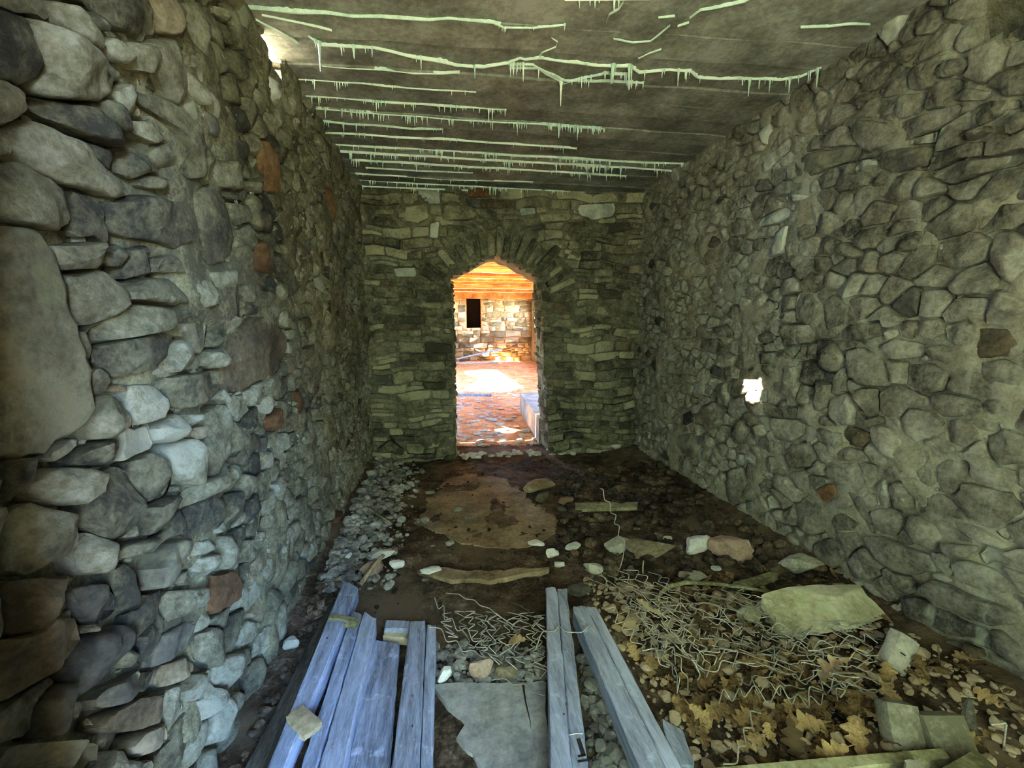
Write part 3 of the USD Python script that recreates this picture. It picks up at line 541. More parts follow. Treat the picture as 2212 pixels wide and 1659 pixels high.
LIME=[
(1,0.15,0.6,[(-0.858,2.29),(-0.76,2.29),(-0.622,2.3),(-0.505,2.29),(-0.383,2.3),(-0.255,2.29),(-0.043,2.29),(0.049,2.27),(0.254,2.28),(0.306,2.31),(0.452,2.3),(0.6,2.26)]),
(1.3,0.5,1.4,[(-0.626,2.46),(-0.581,2.53),(-0.469,2.53),(-0.33,2.53),(-0.24,2.55),(-0.141,2.59),(-0.036,2.61),(0.099,2.65),(0.238,2.65),(0.372,2.6),(0.429,2.55),(0.456,2.56),(0.537,2.54),(0.682,2.56),(0.87,2.58),(1.07,2.57),(1.15,2.63),(1.31,2.58),(1.44,2.59),(1.53,2.65),(1.66,2.65),(1.91,2.63),(2.06,2.63),(2.16,2.58),(2.2,2.48)]),
(0.9,0.7,1.5,[(0.373,2.61),(0.512,2.6),(0.609,2.69),(0.74,2.77),(0.834,2.71),(0.933,2.66),(0.937,2.65),(1.08,2.65)]),
(0.6,0.3,1,[(0.387,2.65),(0.557,2.63),(0.649,2.69),(0.734,2.75),(0.855,2.74),(1.01,2.73),(1.22,2.73)]),
(0.7,0.2,0.7,[(-0.627,2.71),(-0.491,2.72),(-0.313,2.72),(-0.142,2.74),(0.007,2.73),(0.11,2.71)]),
(0.7,0.3,0.8,[(-0.853,2.85),(-0.65,2.86),(-0.448,2.87),(-0.317,2.89),(-0.202,2.9),(0.036,2.91),(0.219,2.91)]),
(0.8,0.7,0.9,[(-0.859,3.04),(-0.619,3.05),(-0.404,3.08),(-0.176,3.09),(0.112,3.11),(0.435,3.12)]),
(0.8,1,1.1,[(-0.857,3.19),(-0.655,3.21),(-0.385,3.25),(-0.166,3.26),(0.083,3.29),(0.412,3.31),(0.719,3.32),(1.18,3.35),(0.758,3.33),(0.987,3.35),(1.21,3.36)]),
(0.8,0.6,0.9,[(-0.843,3.37),(-0.654,3.41),(-0.465,3.42),(-0.202,3.46),(0.013,3.45)]),
(0.7,0.6,0.7,[(-0.851,3.57),(-0.548,3.58),(-0.312,3.62),(0.063,3.63),(0.404,3.67),(1.02,3.73),(0.871,3.71),(1.11,3.74)]),
(0.8,0.9,1,[(-0.832,3.77),(-0.462,3.82),(-0.136,3.83),(0.203,3.87),(0.634,3.93),(1.41,3.97),(1.02,3.97),(1.5,4),(1.83,4.03),(2.22,4.03)]),
(0.7,0.9,1,[(-0.803,3.92),(-0.48,3.96),(-0.073,3.99),(0.239,4.03),(0.809,4.08),(1.47,4.13),(1.23,4.14),(1.73,4.16),(2.23,4.23)]),
(0.7,0.7,0.9,[(-0.747,4.1),(-0.364,4.14),(0.069,4.2),(0.686,4.26),(1.55,4.36),(1.22,4.33),(1.82,4.4)]),
(0.4,0.2,0.5,[(-0.668,4.28),(-0.159,4.34),(0.289,4.37)]),
(0.5,0.4,0.6,[(-0.784,4.44),(-0.399,4.49),(0.073,4.57),(0.916,4.61)]),
(0.7,1,1,[(-0.785,4.6),(-0.257,4.71),(0.246,4.77),(0.78,4.84),(1.77,4.96),(1.26,4.88),(1.8,4.99),(2.31,5.01)]),
(0.5,0.8,0.9,[(-0.79,4.81),(-0.267,4.87),(0.252,4.91),(1,5.04),(1.49,5.06)]),
(0.7,0,0,[(0.798,2.23),(0.793,2.17),(0.825,2.13),(0.829,2.08)]),
(0.7,0,0,[(1.19,2.16),(1.21,2.1),(1.27,2.08),(1.38,2.03),(1.42,1.98)]),
(0.7,0,0,[(0.876,2.34),(0.991,2.36),(1.08,2.34),(1.1,2.29),(1.12,2.22)]),
(0.5,0,0,[(1.08,2.49),(1.12,2.44),(1.17,2.4)]),
(0.6,0,0,[(1.79,2.17),(1.92,2.15),(2.02,2.12),(2.13,2.11)]),
(0.4,0,0,[(1.03,2.17),(1.11,2.15)]),
(0.4,0,0,[(1.16,2.22),(1.2,2.19)]),
(0.5,0,0,[(0.533,2.52),(0.543,2.48),(0.603,2.43),(0.602,2.39),(0.562,2.36)]),
(1,1,1.2,[(0.555,2.1),(0.757,2.08),(0.939,2.06)]),
(0.3,0,0,[(-0.855,2.32),(-0.795,2.4),(-0.728,2.47),(-0.694,2.53)]),
(0.3,0,0,[(-0.787,2.33),(-0.628,2.37),(-0.505,2.41)])]
PL={
'P0':(0.045,[(-0.631,2.280),(-0.534,2.265),(-0.592,1.387),(-0.687,1.402)]),
'PA':(0.12,[(-0.574,2.360),(-0.481,2.280),(-0.526,1.310),(-0.581,1.319)]),
'PB':(0.085,[(-0.486,2.141),(-0.430,2.100),(-0.436,1.328),(-0.488,1.336)]),
'PC':(0.095,[(-0.425,2.103),(-0.352,2.039),(-0.348,1.306),(-0.426,1.317)]),
'PD':(0.05,[(-0.365,1.962),(-0.231,1.908),(-0.209,1.324),(-0.347,1.345)]),
'E1':(0.1,[(-0.192,1.991),(-0.116,1.979),(-0.107,1.264),(-0.196,1.278)]),
'E2':(0.09,[(-0.113,1.969),(-0.067,1.956),(-0.068,1.267),(-0.105,1.273)]),
'I1':(0.105,[(0.512,2.153),(0.570,2.149),(0.373,1.187),(0.304,1.197)]),
'I2':(0.1,[(0.570,2.140),(0.621,2.132),(0.427,1.183),(0.376,1.191)]),
'J1':(0.1,[(0.608,1.982),(0.681,1.975),(0.674,1.145),(0.591,1.158)]),
'J2':(0.095,[(0.686,1.982),(0.732,1.960),(0.727,1.142),(0.678,1.149)]),
'K':(0.05,[(0.766,1.360),(0.827,1.301),(0.789,1.173),(0.706,1.185)]),
'F1':(0.075,[(-0.313,2.051),(-0.196,2.033),(-0.196,1.976),(-0.312,1.994)]),
'F2':(0.05,[(-0.317,2.025),(-0.203,2.001),(-0.203,1.943),(-0.315,1.979)]),
'G':(0.11,[(-0.578,2.076),(-0.433,2.030),(-0.429,1.951),(-0.565,2.023)]),
'H':(0.1,[(-0.590,1.542),(-0.518,1.493),(-0.471,1.449),(-0.508,1.410)]),
'R1':(0.07,[(0.823,1.150),(1.658,1.088),(1.648,1.060),(0.815,1.112)]),
'R2':(0.11,[(1.534,1.006),(1.715,1.045),(1.714,0.997),(1.541,0.960)]),
'R3':(0.11,[(1.439,1.043),(1.499,1.040),(1.479,1.005),(1.397,1.008)]),
'R4':(0.07,[(1.641,1.244),(1.700,1.193),(1.589,1.123),(1.481,1.136)]),
'R5':(0.07,[(1.693,1.175),(1.816,1.144),(1.708,1.076),(1.593,1.119)]),
'R7':(0.05,[(1.995,1.327),(2.229,1.211),(2.175,1.177),(1.965,1.302)]),
'S2':(0.05,[(1.596,2.126),(2.081,2.231),(2.052,2.173),(1.588,2.082)]),
'S3':(0.065,[(1.033,3.331),(1.548,3.272),(1.496,3.176),(0.998,3.215)]),
'slab1':(0.012,[(-0.068,1.684),(0.018,1.690),(0.162,1.659),(0.395,1.633),(0.325,1.277),(0.179,1.237),(0.091,1.265),(0.081,1.345),(0.012,1.443),(0.039,1.487),(-0.030,1.591)]),
'slab2':(0.006,[(0.181,4.377),(0.559,4.165),(0.724,3.583),(0.834,3.278),(0.779,2.963),(0.492,2.736),(0.221,2.841),(-0.030,3.014),(-0.240,3.272),(-0.169,3.719),(-0.030,4.162)]),
'slab3':(0.015,[(-0.184,2.584),(-0.058,2.586),(0.137,2.514),(0.363,2.500),(0.607,2.484),(0.523,2.435),(0.241,2.418),(0.010,2.425),(-0.112,2.502)]),
'wire1':(0.03,[(0.827,2.389),(1.175,2.310),(1.371,2.138),(1.705,1.843),(1.981,1.600),(2.020,1.506),(1.703,1.352),(1.370,1.450),(1.067,1.322),(0.918,1.385),(0.875,1.600),(0.822,2.135)]),
'wire2':(0.02,[(-0.105,2.291),(0.065,2.107),(0.253,2.079),(0.482,2.120),(0.369,1.566),(0.199,1.639),(-0.030,1.775),(-0.136,1.905)]),
'leaves':(0,[(1.028,1.639),(1.562,1.672),(1.648,1.441),(1.614,1.270),(1.313,1.169),(0.914,1.229),(0.844,1.387)]),
'gravelL':(0,[(-0.841,4.894),(-0.325,4.653),(-0.244,3.644),(-0.305,3.216),(-0.226,2.574),(-0.490,2.381),(-0.718,2.504),(-0.846,2.890),(-0.844,3.639)]),
'gravelR':(0,[(1.108,4.283),(2.223,4.265),(2.131,3.007),(2.232,2.102),(1.928,2.101),(0.920,2.400),(0.725,2.775)]),
'fillR':(0,[(0.576,1.763),(0.744,1.737),(0.628,1.242),(0.472,1.265)]),
'fillC':(0,[(-0.096,1.955),(0.443,1.842),(0.400,1.656),(-0.069,1.707)]),}
ST={
'whiteslab':(-0.441,2.741,0.184,0.077),
'brick':(-0.457,2.535,0.137,0.104),
'white1':(-0.320,2.609,0.091,0.080),
'white2':(-0.611,2.715,0.087,0.073),
'ridgewhite':(-0.113,2.522,0.126,0.056),
'roundwhite':(0.669,2.615,0.084,0.075),
'white3':(0.831,2.690,0.118,0.056),
'shard':(0.596,2.779,0.114,0.028),
'beige':(0.984,3.403,0.136,0.097),
'greyrock':(0.797,3.505,0.126,0.103),
'small1':(0.924,3.328,0.076,0.034),
'flake':(0.823,3.757,0.316,0.067),
'block':(1.151,2.635,0.205,0.093),
'mound':(1.328,2.506,0.315,0.126),
'paleslab':(1.657,2.503,0.229,0.128),
'slabr':(1.804,2.372,0.264,0.147),
'whitedot':(1.640,2.327,0.063,0.029),
'pale2':(0.869,2.382,0.118,0.073),
'roundgrey':(2.084,2.124,0.229,0.104),
'flatgrey':(1.440,2.227,0.164,0.049),
'chip':(1.532,1.843,0.155,0.108),
'boulder':(1.805,1.707,0.574,0.221),
'tan':(0.130,1.694,0.103,0.083),
'white4':(-0.030,1.706,0.067,0.082),
'tan2':(0.233,1.674,0.095,0.079),
'dark':(0.716,2.172,0.141,0.067),
'small2':(0.684,2.499,0.064,0.046),
'brownr':(2.246,1.388,0.123,0.048),
'nearwall':(-0.736,1.998,0.069,0.065),
'far1':(2.037,4.896,0.190,0.067),
'far2':(2.312,4.553,0.095,0.074),
'leftA':(0.315,3.519,0.054,0.031),
'blk':(1.097,2.363,0.056,0.068),
'mid':(1.525,2.713,0.081,0.039),
'shelf':(-0.030,2.135,0.048,0.019),
'rock9':(0.123,1.661,0.039,0.019),
'grey5':(0.917,1.899,0.139,0.069),}

# ------------------------------------------------------------------ the chamber's walls
def region_stones(table): return [(t, Polygon(p)) for t, p in table]
HOLE = Polygon([(2.44, 3.3), (2.45, 2.86), (2.50, 2.78), (2.56, 2.735), (2.61, 2.74), (2.65, 2.80), (2.67, 2.88), (2.68, 3.3)])
NICHE = Polygon([(1.15, 3.3), (1.15, 2.66), (1.60, 2.665), (1.695, 2.68), (1.73, 2.86), (1.75, 3.3)])
root = thing('wall_left', 'left wall of big irregular rubble stones set in crumbling mortar, pierced by a sunlit gap under the ceiling', kind='structure')
W_L = Wall((XL, 0, 0), (0, 1, 0), (0, 0, 1), (1, 0, 0), amp=.045, seed=1)
reg = sbox(YREAR, -.08, YF + .04, 2.93).difference(HOLE)
tr = region_stones(STONES_LEFT); tk = unary_union([p.buffer(0) for _, p in tr])
def r_left(u, v): return (.17 if u < 1.7 else .135 if u < 2.6 else .105) * (1.0 if v > .5 else 1.15)
fill = cells(reg.intersection(sbox(.25, -1, 9, 9)), tk, r_left, 1.55, 11, 9000)
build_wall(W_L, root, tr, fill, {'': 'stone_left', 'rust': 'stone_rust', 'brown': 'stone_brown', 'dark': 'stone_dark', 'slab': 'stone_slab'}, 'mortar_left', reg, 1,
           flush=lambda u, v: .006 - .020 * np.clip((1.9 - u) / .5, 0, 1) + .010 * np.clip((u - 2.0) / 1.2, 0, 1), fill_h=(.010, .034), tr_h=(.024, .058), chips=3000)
core(W_L, root, sbox(YREAR - .4, -.3, YF + .1, 3.12).difference(HOLE), .07, .34, 'mortar_left')
for i, (u, v, d, a) in enumerate([(2.40, 2.70, .12, .2), (2.47, 2.655, .16, 1.1), (2.56, 2.66, .13, 2.), (2.65, 2.70, .13, 2.6), (2.69, 2.79, .11, .5), (2.36, 2.80, .11, .9), (2.45, 2.67, .13, 1.7), (2.60, 2.66, .13, .4)]):
    m = rotz(rock(d * 1.2, d, d * .8, 900 + i), a); m.apply_translation((XL - .05 - .14 * (i > 5), u, v - d * .35)); obj('stone', m, 'white_stone' if i in (1, 2, 6, 7) else 'stone_left', root, smooth=35)  # white sill stones act as an added reflector, bouncing sun onto the ceiling

root = thing('wall_right', 'right wall of rounded rubble stones streaked with pale lime, dark recess high up at the near end', kind='structure')
W_R = Wall((XR, 0, 0), (0, 1, 0), (0, 0, 1), (-1, 0, 0), amp=.05, seed=2)
reg = sbox(YREAR, -.08, YF + .04, 3.03).difference(NICHE)
tr = region_stones(STONES_RIGHT); tk = unary_union([p.buffer(0) for _, p in tr])
fill = cells(reg.intersection(sbox(.6, -1, 9, 9)), tk, lambda u, v: (.16 if u < 2.2 else .14 if u < 3.2 else .13), 1.35, 22, 9000)
build_wall(W_R, root, tr, fill, {'': 'stone_right', 'rust': 'stone_rust', 'brown': 'stone_brown', 'dark': 'stone_dark', 'pale': 'stone_pale'}, 'mortar_right', reg, 2,
           flush=lambda u, v: .002 + 0 * u, fill_h=(.010, .032), tr_h=(.022, .05), odd=.35, chips=1200)
core(W_R, root, sbox(YREAR - .4, -.3, YF + .1, 3.2).difference(NICHE), .07, .6, 'mortar_right')
obj('recess_back', box_mesh(XR + .5, XR + .62, 1.0, 1.9, 2.5, 3.2), 'stone_dark', root, smooth=False)

root = thing('wall_far', 'far wall of thin coursed stones around a doorway under a rough segmental stone arch', kind='structure')
W_F = Wall((0, YF, 0), (1, 0, 0), (0, 0, 1), (0, -1, 0), amp=.03, seed=3)
ac, ar = np.array([.578, 1.613]), .637
arc = [(1.072, 2.02), (1.0, 2.05), (.93, 2.10), (.86, 2.125), (.80, 2.165), (.735, 2.205), (.66, 2.215), (.60, 2.25), (.52, 2.24), (.45, 2.205), (.39, 2.175), (.31, 2.12), (.24, 2.09), (.16, 2.04), (.085, 2.03)]
DOOR = Polygon([(.098, -.5), (1.205, -.5), (1.19, .05), (1.175, .25), (1.15, .6), (1.125, 1.0), (1.105, 1.4), (1.085, 1.8)] + arc + [(.085, 1.7), (.105, 1.45), (.09, 1.2), (.11, .9), (.092, .6), (.10, .3)])
reg = sbox(XL - .05, -.08, XR + .05, 3.03).difference(DOOR.buffer(.004))
tr = region_stones(STONES_FAR)
g = np.random.default_rng(5); a = -1.10; vs = []
while a < 1.10:                                            # arch stones stand on edge, fanned round the opening
    w = g.uniform(.07, .13); r0, r1 = ar + .004 + g.uniform(0, .02), ar + g.uniform(.24, .37)
    if abs(a + w / 2) > .85: r0 = ar + .02
    vs.append(('arch', Polygon([tuple(ac + r * np.array([math.sin(t), math.cos(t)])) for r, t in ((r0, a + .008), (r0, a + w - .008), ((r0 + r1) / 2, a + w - .012), (r1, a + w - .02), (r1 + .02, a + w / 2), (r1, a + .02), ((r0 + r1) / 2, a + .01))]).difference(DOOR.buffer(.004)))); a += w
vs = [(t, max(getattr(p, 'geoms', [p]), key=lambda q: q.area)) for t, p in vs if not p.is_empty]
vtk = unary_union([p for _, p in vs]); tr = [(t, p.difference(vtk.buffer(.01))) for t, p in tr]
tr = [(t, max(getattr(p, 'geoms', [p]), key=lambda q: q.area)) for t, p in tr if not p.is_empty] + vs
tk = unary_union([p.buffer(0) for _, p in tr])
fill = courses(reg, .055, .125, .12, .30, 31, tk)
build_wall(W_F, root, tr, fill, {'': 'stone_far', 'rust': 'stone_rust', 'brown': 'stone_brown', 'dark': 'stone_dark', 'pale': 'stone_pale'}, 'mortar_far', reg, 3, gap=.006,
           fill_h=(.012, .04), tr_h=(.03, .055))
core(W_F, root, sbox(XL - .3, -.3, XR + .3, 3.25).difference(DOOR.buffer(.02)), .07, .5, 'mortar_far')
for sx, org, tilt, ew in ((1, (1.215, YF + .02, 0), -.065, (-1, 0, 0)), (0, (.085, YF + .02, 0), 0, (1, 0, 0))):     # the stones of the two door jambs
    J = Wall(org, (0, 1, 0), (tilt, 0, 1), ew, amp=.01, seed=40 + sx)
    for i, p in enumerate(courses(sbox(0, 0, .48, 2.0), .07, .15, .16, .34, 50 + sx)):
        q = clean(p.buffer(-.005), .01)
        if q is not None: obj('stone', J.mesh(*relief(q, .03, 5000 + 100 * sx + i)), 'stone_far', root, smooth=35)

# the wall behind the camera, open as a wide doorway through which the daylight falls
root = thing('wall_rear', 'rubble wall behind the viewer with a wide open doorway', kind='structure')
OPEN = Polygon(REAR_OPENING)
W_B = Wall((0, YREAR, 0), (1, 0, 0), (0, 0, 1), (0, 1, 0), amp=.02, seed=6)
obj('door_pier', box_mesh(XL - .3, -.40, YREAR - .1, .36, -.3, 3.0), 'mortar_right', root, smooth=False)  # added unseen pier that keeps daylight off the near left wall
core(W_B, root, sbox(XL - .3, -.3, XR + .6, 3.3).difference(OPEN), .0, .4, 'mortar_right')

# ------------------------------------------------------------------ ceiling
root = thing('ceiling', 'grey concrete ceiling printed with form boards and dripping white lime along the seams', kind='structure')
slab = sbox(XL - .36, YREAR - .42, XR + .62, HALL_Y0 + .1).difference(sbox(XL - 1, 2.35, XL - .015, 2.72))
e = trimesh.creation.extrude_polygon(slab, .3, engine='earcut'); V = np.array(e.vertices); V[:, 2] += ceil_z(V[:, 0]) + .035; e.vertices = V
obj('roof_slab', e, 'ceiling_concrete', root, smooth=False)
BOUND = [(YREAR - .1, 0), (2.29, 0), (2.48, .01), (2.70, .03), (2.85, .056), (3.04, .06), (3.19, .08), (3.37, .085), (3.57, .086), (3.77, .087), (3.92, .10), (4.1, .112), (4.28, .105), (4.44, .11), (4.6, .13), (4.81, .13), (5.0, .13), (5.2, .13)]
def by(k, x): return BOUND[k][0] + BOUND[k][1] * (x + .85)
for k in range(len(BOUND) - 1):
    ny = 9 if k else 60; nx = 64; x0 = XL - (.30 if not 0 < k < 4 else .012)
    X = np.repeat(np.linspace(x0, XR + .3, nx)[:, None], ny, 1); T = np.repeat((np.array([0, .025, .08, .28, .5, .72, .92, .975, 1]) if k else np.linspace(0, 1, ny))[None], nx, 0)
    Y = by(k, X) * (1 - T) + by(k + 1, X) * T + .006 * np.sin(X * 9 + k) * (T * 0 + 1)
    edge = np.minimum(T, 1 - T) < .01
    Z = ceil_z(X) + g.uniform(-.007, .007) + .012 * fbm(np.stack([X, Y, X * 0 + k], -1), 3.5, 4) + edge * (.022 if k else 0) + .010 * np.clip(fbm(np.stack([X * .5, Y, X * 0], -1), 2.5, 3, 9), 0, 1)
    I = np.arange(nx * ny).reshape(nx, ny); q = np.stack([I[:-1, :-1], I[:-1, 1:], I[1:, 1:], I[1:, :-1]], -1).reshape(-1, 4)
    Vb = np.stack([X, Y, Z], -1).reshape(-1, 3); Vt = Vb.copy(); Vt[:, 2] = ceil_z(Vt[:, 0]) + .04; n = len(Vb)
    F = np.vstack([q[:, [0, 1, 2]], q[:, [0, 2, 3]]])
    side = np.concatenate([I[0], I[1:, -1], I[-1, ::-1][1:], I[::-1, 0][1:]]); S = [(a, b, b + n, a + n) for a, b in zip(side[:-1], side[1:])]
    S = np.array(S); F = np.vstack([F, S[:, [0, 2, 1]], S[:, [0, 3, 2]]])
    obj('concrete_strip', (np.vstack([Vb, Vt]), F), 'ceiling_concrete', root, smooth=40)
for li, (w, dens, dk, line) in enumerate(LIME):
    L = LineString(line); n = max(8, int(L.length / .008)); P = np.array([L.interpolate(L.length * i / n).coords[0] for i in range(n + 1)])
    P += .008 * np.stack([meshkit.noise(np.c_[P * 7, np.full(len(P), li)]) - .5, meshkit.noise(np.c_[P * 9, np.full(len(P), li + 9.)]) - .5], -1)
    d = np.gradient(P, axis=0); d /= np.linalg.norm(d, axis=1, keepdims=True) + 1e-9; nn = np.c_[-d[:, 1], d[:, 0]]
    wid = w * (.0025 + .006 * meshkit.noise(np.c_[P * 6, np.full(len(P), li + 4.)])) * np.minimum(1, np.minimum(np.arange(n + 1), np.arange(n + 1)[::-1]) / 14 + .08)
    rows = []
    wid = wid * np.clip(3.4 * meshkit.noise(np.c_[P * 9, np.full(len(P), li + 30.)]) - .75, .10, 1.5)
    for s, dz in ((-1, .012), (-.55, -.004), (0, -.008), (.55, -.004), (1, .012)):
        q = P + nn * (wid * s * (1 + abs(s) * .9 * (meshkit.noise(np.c_[P * 60, np.full(len(P), li + s)]) - .5) * 2))[:, None]; rows.append(np.c_[q, ceil_z(q[:, 0]) + dz - .002])
    V = np.stack(rows, 1); I = np.arange(V.shape[0] * 5).reshape(-1, 5); q = np.stack([I[:-1, :-1], I[1:, :-1], I[1:, 1:], I[:-1, 1:]], -1).reshape(-1, 4)
    cr = obj('lime_crust', (V.reshape(-1, 3), np.vstack([q[:, [0, 2, 1]], q[:, [0, 3, 2]]])), 'lime', root, smooth=True)
    drips = []; gg = np.random.default_rng(300 + li); pos = 0.
    while dens and pos < L.length:
        pos += gg.exponential(.040 / dens) if gg.random() < .6 else gg.uniform(.006, .02)
        if meshkit.noise(np.array([pos * 3.1, li * 1.7, .3])) < .26: continue
        x, y = L.interpolate(min(pos, L.length)).coords[0]; ln = dk * (.012 + .032 * gg.random() + (.06 * gg.random() if gg.random() < .18 else 0)); r = (.0028 + .05 * ln * .8) * (1.5 if gg.random() < .12 else 1)
        zz = ceil_z(x) + .004
        drips.append(tube([(x, y, zz), (x + gg.normal(0, .001), y, zz - .005 - ln * .2), (x, y, zz - .005 - ln * .6), (x, y, zz - .005 - ln)], [r * 1.9, r, r * .62, r * .3], 5))
    if drips: obj('stalactites', joined(drips), 'lime', cr, smooth=True, kind='stuff')

# ------------------------------------------------------------------ floor of the chamber
root = thing('floor', 'dark damp earth floor with broken concrete showing through', kind='structure')
def floor_z(x, y):
    P = np.stack([x, y, np.zeros(np.shape(x))], -1)
    z = .05 * fbm(P, 1.6, 4, 3) + .022 * fbm(P, 9, 4, 8) - .012
    z = z + .10 * np.clip(1 - (x - XL) / .42, 0, 1) ** 1.5 * (y > 2) * np.clip((y - 2) / .8, 0, 1) + .09 * np.clip(1 - (XR - x) / .6, 0, 1) ** 1.5
    for x0, x1, y0, y1 in ((-.12, .40, 1.1, 1.72), (-.2, .82, 2.78, 4.2)):
        inside = np.clip(np.minimum(np.minimum(x - x0, x1 - x), np.minimum(y - y0, y1 - y)) / .12, 0, 1); z = z * (1 - inside) + (-.004 + .05 * fbm(P, 5, 4, 31)) * inside
    return z
obj('earth', grid_mesh(XL - .1, XR + .1, YREAR - .5, HALL_Y0 + .05, .03, floor_z), 'earth', root, smooth=True)
def rough_slab(pts, z, th, seed, amp=.018):
    p = Polygon(pts); L = p.exterior.length; n = int(L / .025); R = np.array([p.exterior.interpolate(L * i / n).coords[0] for i in range(n)])
    R += amp * np.stack([fbm(np.c_[R, np.full(n, seed)], 12, 3), fbm(np.c_[R, np.full(n, seed + 5.)], 12, 3)], -1) * 2; p = Polygon(R).buffer(0); p = max(getattr(p, 'geoms', [p]), key=lambda q: q.area)
    e = trimesh.creation.extrude_polygon(p, th, engine='earcut'); e.apply_translation((0, 0, z - th)); return e
obj('concrete_slab', rough_slab(PL['slab1'][1], .014, .06, 1), 'floor_concrete', root, smooth=False)
obj('concrete_slab', rough_slab(PL['slab2'][1], .003, .06, 2, .07), 'floor_stained', root, smooth=False)
obj('concrete_slab', rough_slab(PL['slab3'][1], .022, .08, 3, .035), 'floor_stained', root, smooth=False)
obj('crack', tube([(.295, 1.63, .012), (.29, 1.55, .012), (.292, 1.46, .012), (.285, 1.38, .012)], [.006, .004, .003, .001], 5), 'dark_void', root)
sill = [rotz(rock(g.uniform(.04, .12), g.uniform(.03, .09), g.uniform(.02, .05), 600 + i, 1), g.uniform(0, 6)) for i in range(70)]
for i, m in enumerate(sill): m.apply_translation((.12 + 1.9 * g.random() ** 1.3, 4.93 + (.08 * g.normal() if i % 2 else .25 * g.random()) * .6, -.005))
obj('doorway_rubble', joined(sill), 'white_stone', root, smooth=False, kind='stuff')

def scatter(name, label, poly, n, lo, hi, m, seed, flat=.5, dens=None, parent=None, cat='gravel'):
    gg = np.random.default_rng(seed); p = Polygon(poly).intersection(sbox(XL + .09, 0, XR - .09, YF - .08)); x0, y0, x1, y1 = p.bounds; pp = prepared.prep(p); ms = []; base = [rock(1, 1, 1, seed * 50 + k, 1, boxy=.5) for k in range(12)]
    while len(ms) < n:
        q = gg.uniform((x0, y0), (x1, y1))
        if not pp.contains(Point(q)) or (dens is not None and gg.random() > dens(*q)): continue
        s = lo + (hi - lo) * gg.random() ** 3; m_ = base[gg.integers(12)].copy(); m_.apply_scale((s * gg.uniform(.8, 1.5), s, s * gg.uniform(.4, 1.) * flat * 1.7))
        rotz(m_, gg.uniform(0, 6.28)); m_.apply_transform(trimesh.transformations.rotation_matrix(gg.normal(0, .25), [1, 0, 0])); m_.apply_translation((*q, float(floor_z(np.array(q[0]), np.array(q[1]))) + s * .16)); ms.append(m_)
    return obj(name, joined(ms), m, parent, smooth=False, label=label, cat=cat, kind='stuff')
scatter('gravel', 'pale stone chips strewn along the foot of the left wall', [(-.84, 4.9), (.1, 4.7), (.2, 3.0), (-.1, 2.45), (-.84, 2.4)], 1700, .008, .075, 'gravel', 61, dens=lambda x, y: np.clip(1.1 - (x - XL) / .56, .03, 1) ** 1.5)
scatter('gravel', 'brown stone chips and dirt crumbs strewn over the right side of the floor', PL['gravelR'][1], 1300, .010, .085, 'dark_gravel', 62)
scatter('gravel', 'grey stone chips between the two pairs of planks on the right', PL['fillR'][1], 420, .012, .05, 'gravel', 63)
scatter('gravel', 'mixed pebbles lying behind the bare concrete patch between the planks', PL['fillC'][1], 420, .012, .05, 'gravel', 64)
scatter('gravel', 'dark chips and soil under the wire heap and along the right wall', [(.76, 2.35), (2.2, 2.0), (2.22, .95), (.9, .95), (.8, 1.3)], 1500, .010, .05, 'dark_gravel', 65)
scatter('gravel', 'scattered crumbs of stone on the dark earth in mid floor', [(-.35, 4.7), (1.4, 4.7), (1.1, 2.2), (-.5, 2.2)], 260, .008, .03, 'dark_gravel', 66)
scatter('gravel', 'dark soil crumbs in the strip between the left wall and the planks', [(XL, 2.5), (-.52, 2.45), (-.62, 1.1), (XL, .9)], 500, .010, .05, 'dark_gravel', 67)

# ------------------------------------------------------------------ planks
def plank(name, label, key, th, m, ext=0., cat='plank', group=None, seed=0, z=None, tilt=0, extra=()):
    z0, q = PL[key]; z = z0 if z is None else z; FL_, FR_, BR_, BL_ = map(np.array, q); gg = np.random.default_rng(seed + 77)
    n = max(6, int(np.linalg.norm(FL_ - BL_) * (1 + ext) / .045)); V = []
    for i in range(n + 1):
        t = i / n * (1 + ext); a, b = FL_ + (BL_ - FL_) * t, FR_ + (BR_ - FR_) * t; w = (b - a); u = w / np.linalg.norm(w); c = min(.005, th * .2)
        jit = .0018 if 0 < i < n else .004
        for e, dz in ((a, -th), (a, -c), (a + u * c, 0), (a + w * .33, -.001), (a + w * .66, -.0005), (b - u * c, 0), (b, -c), (b, -th)):
            V.append((*(e + gg.normal(0, jit, 2) * .7), z + dz + tilt * t + gg.normal(0, .0007)))
    k = 8; F = []
    for i in range(n):
        for j in range(k): a, b = i * k + j, i * k + (j + 1) % k; F += [(a, b, b + k), (a, b + k, a + k)]
    F += [(0, j + 1, j) for j in range(1, k - 1)] + [(n * k, n * k + j, n * k + j + 1) for j in range(1, k - 1)]
    mesh = trimesh.Trimesh(np.array(V), np.array(F), process=False); trimesh.repair.fix_normals(mesh)
    if extra:
        t = thing(name, label, cat, group); obj('board', mesh, m, t, smooth=25)
        for nm, em, mm in extra: obj(nm, em, mm, t)
        return t
    return obj(name, mesh, m, None, 25, label, cat, group)
def nails(pts, z): return [('nail_head', trimesh.creation.cylinder(.0035, .004, sections=8, transform=trimesh.transformations.translation_matrix((x, y, z))), 'rust_metal') for x, y in pts]
plank('plank', 'dark low plank lying nearest the left wall beneath the long narrow plank', 'P0', .04, 'dark_wood', .45, seed=1)
plank('plank', 'long narrow grey plank reaching farthest of the left-hand group', 'PA', .075, 'weathered_wood', .4, seed=2, extra=nails([(-.52, 2.2), (-.545, 1.9)], .121))
plank('plank', 'thin grey plank with a splintered end second from the left wall side', 'PB', .07, 'weathered_wood', .4, seed=3)
plank('plank', 'smooth blue-grey plank edging the wide sunken board on its left', 'PC', .08, 'weathered_wood', .4, seed=4)
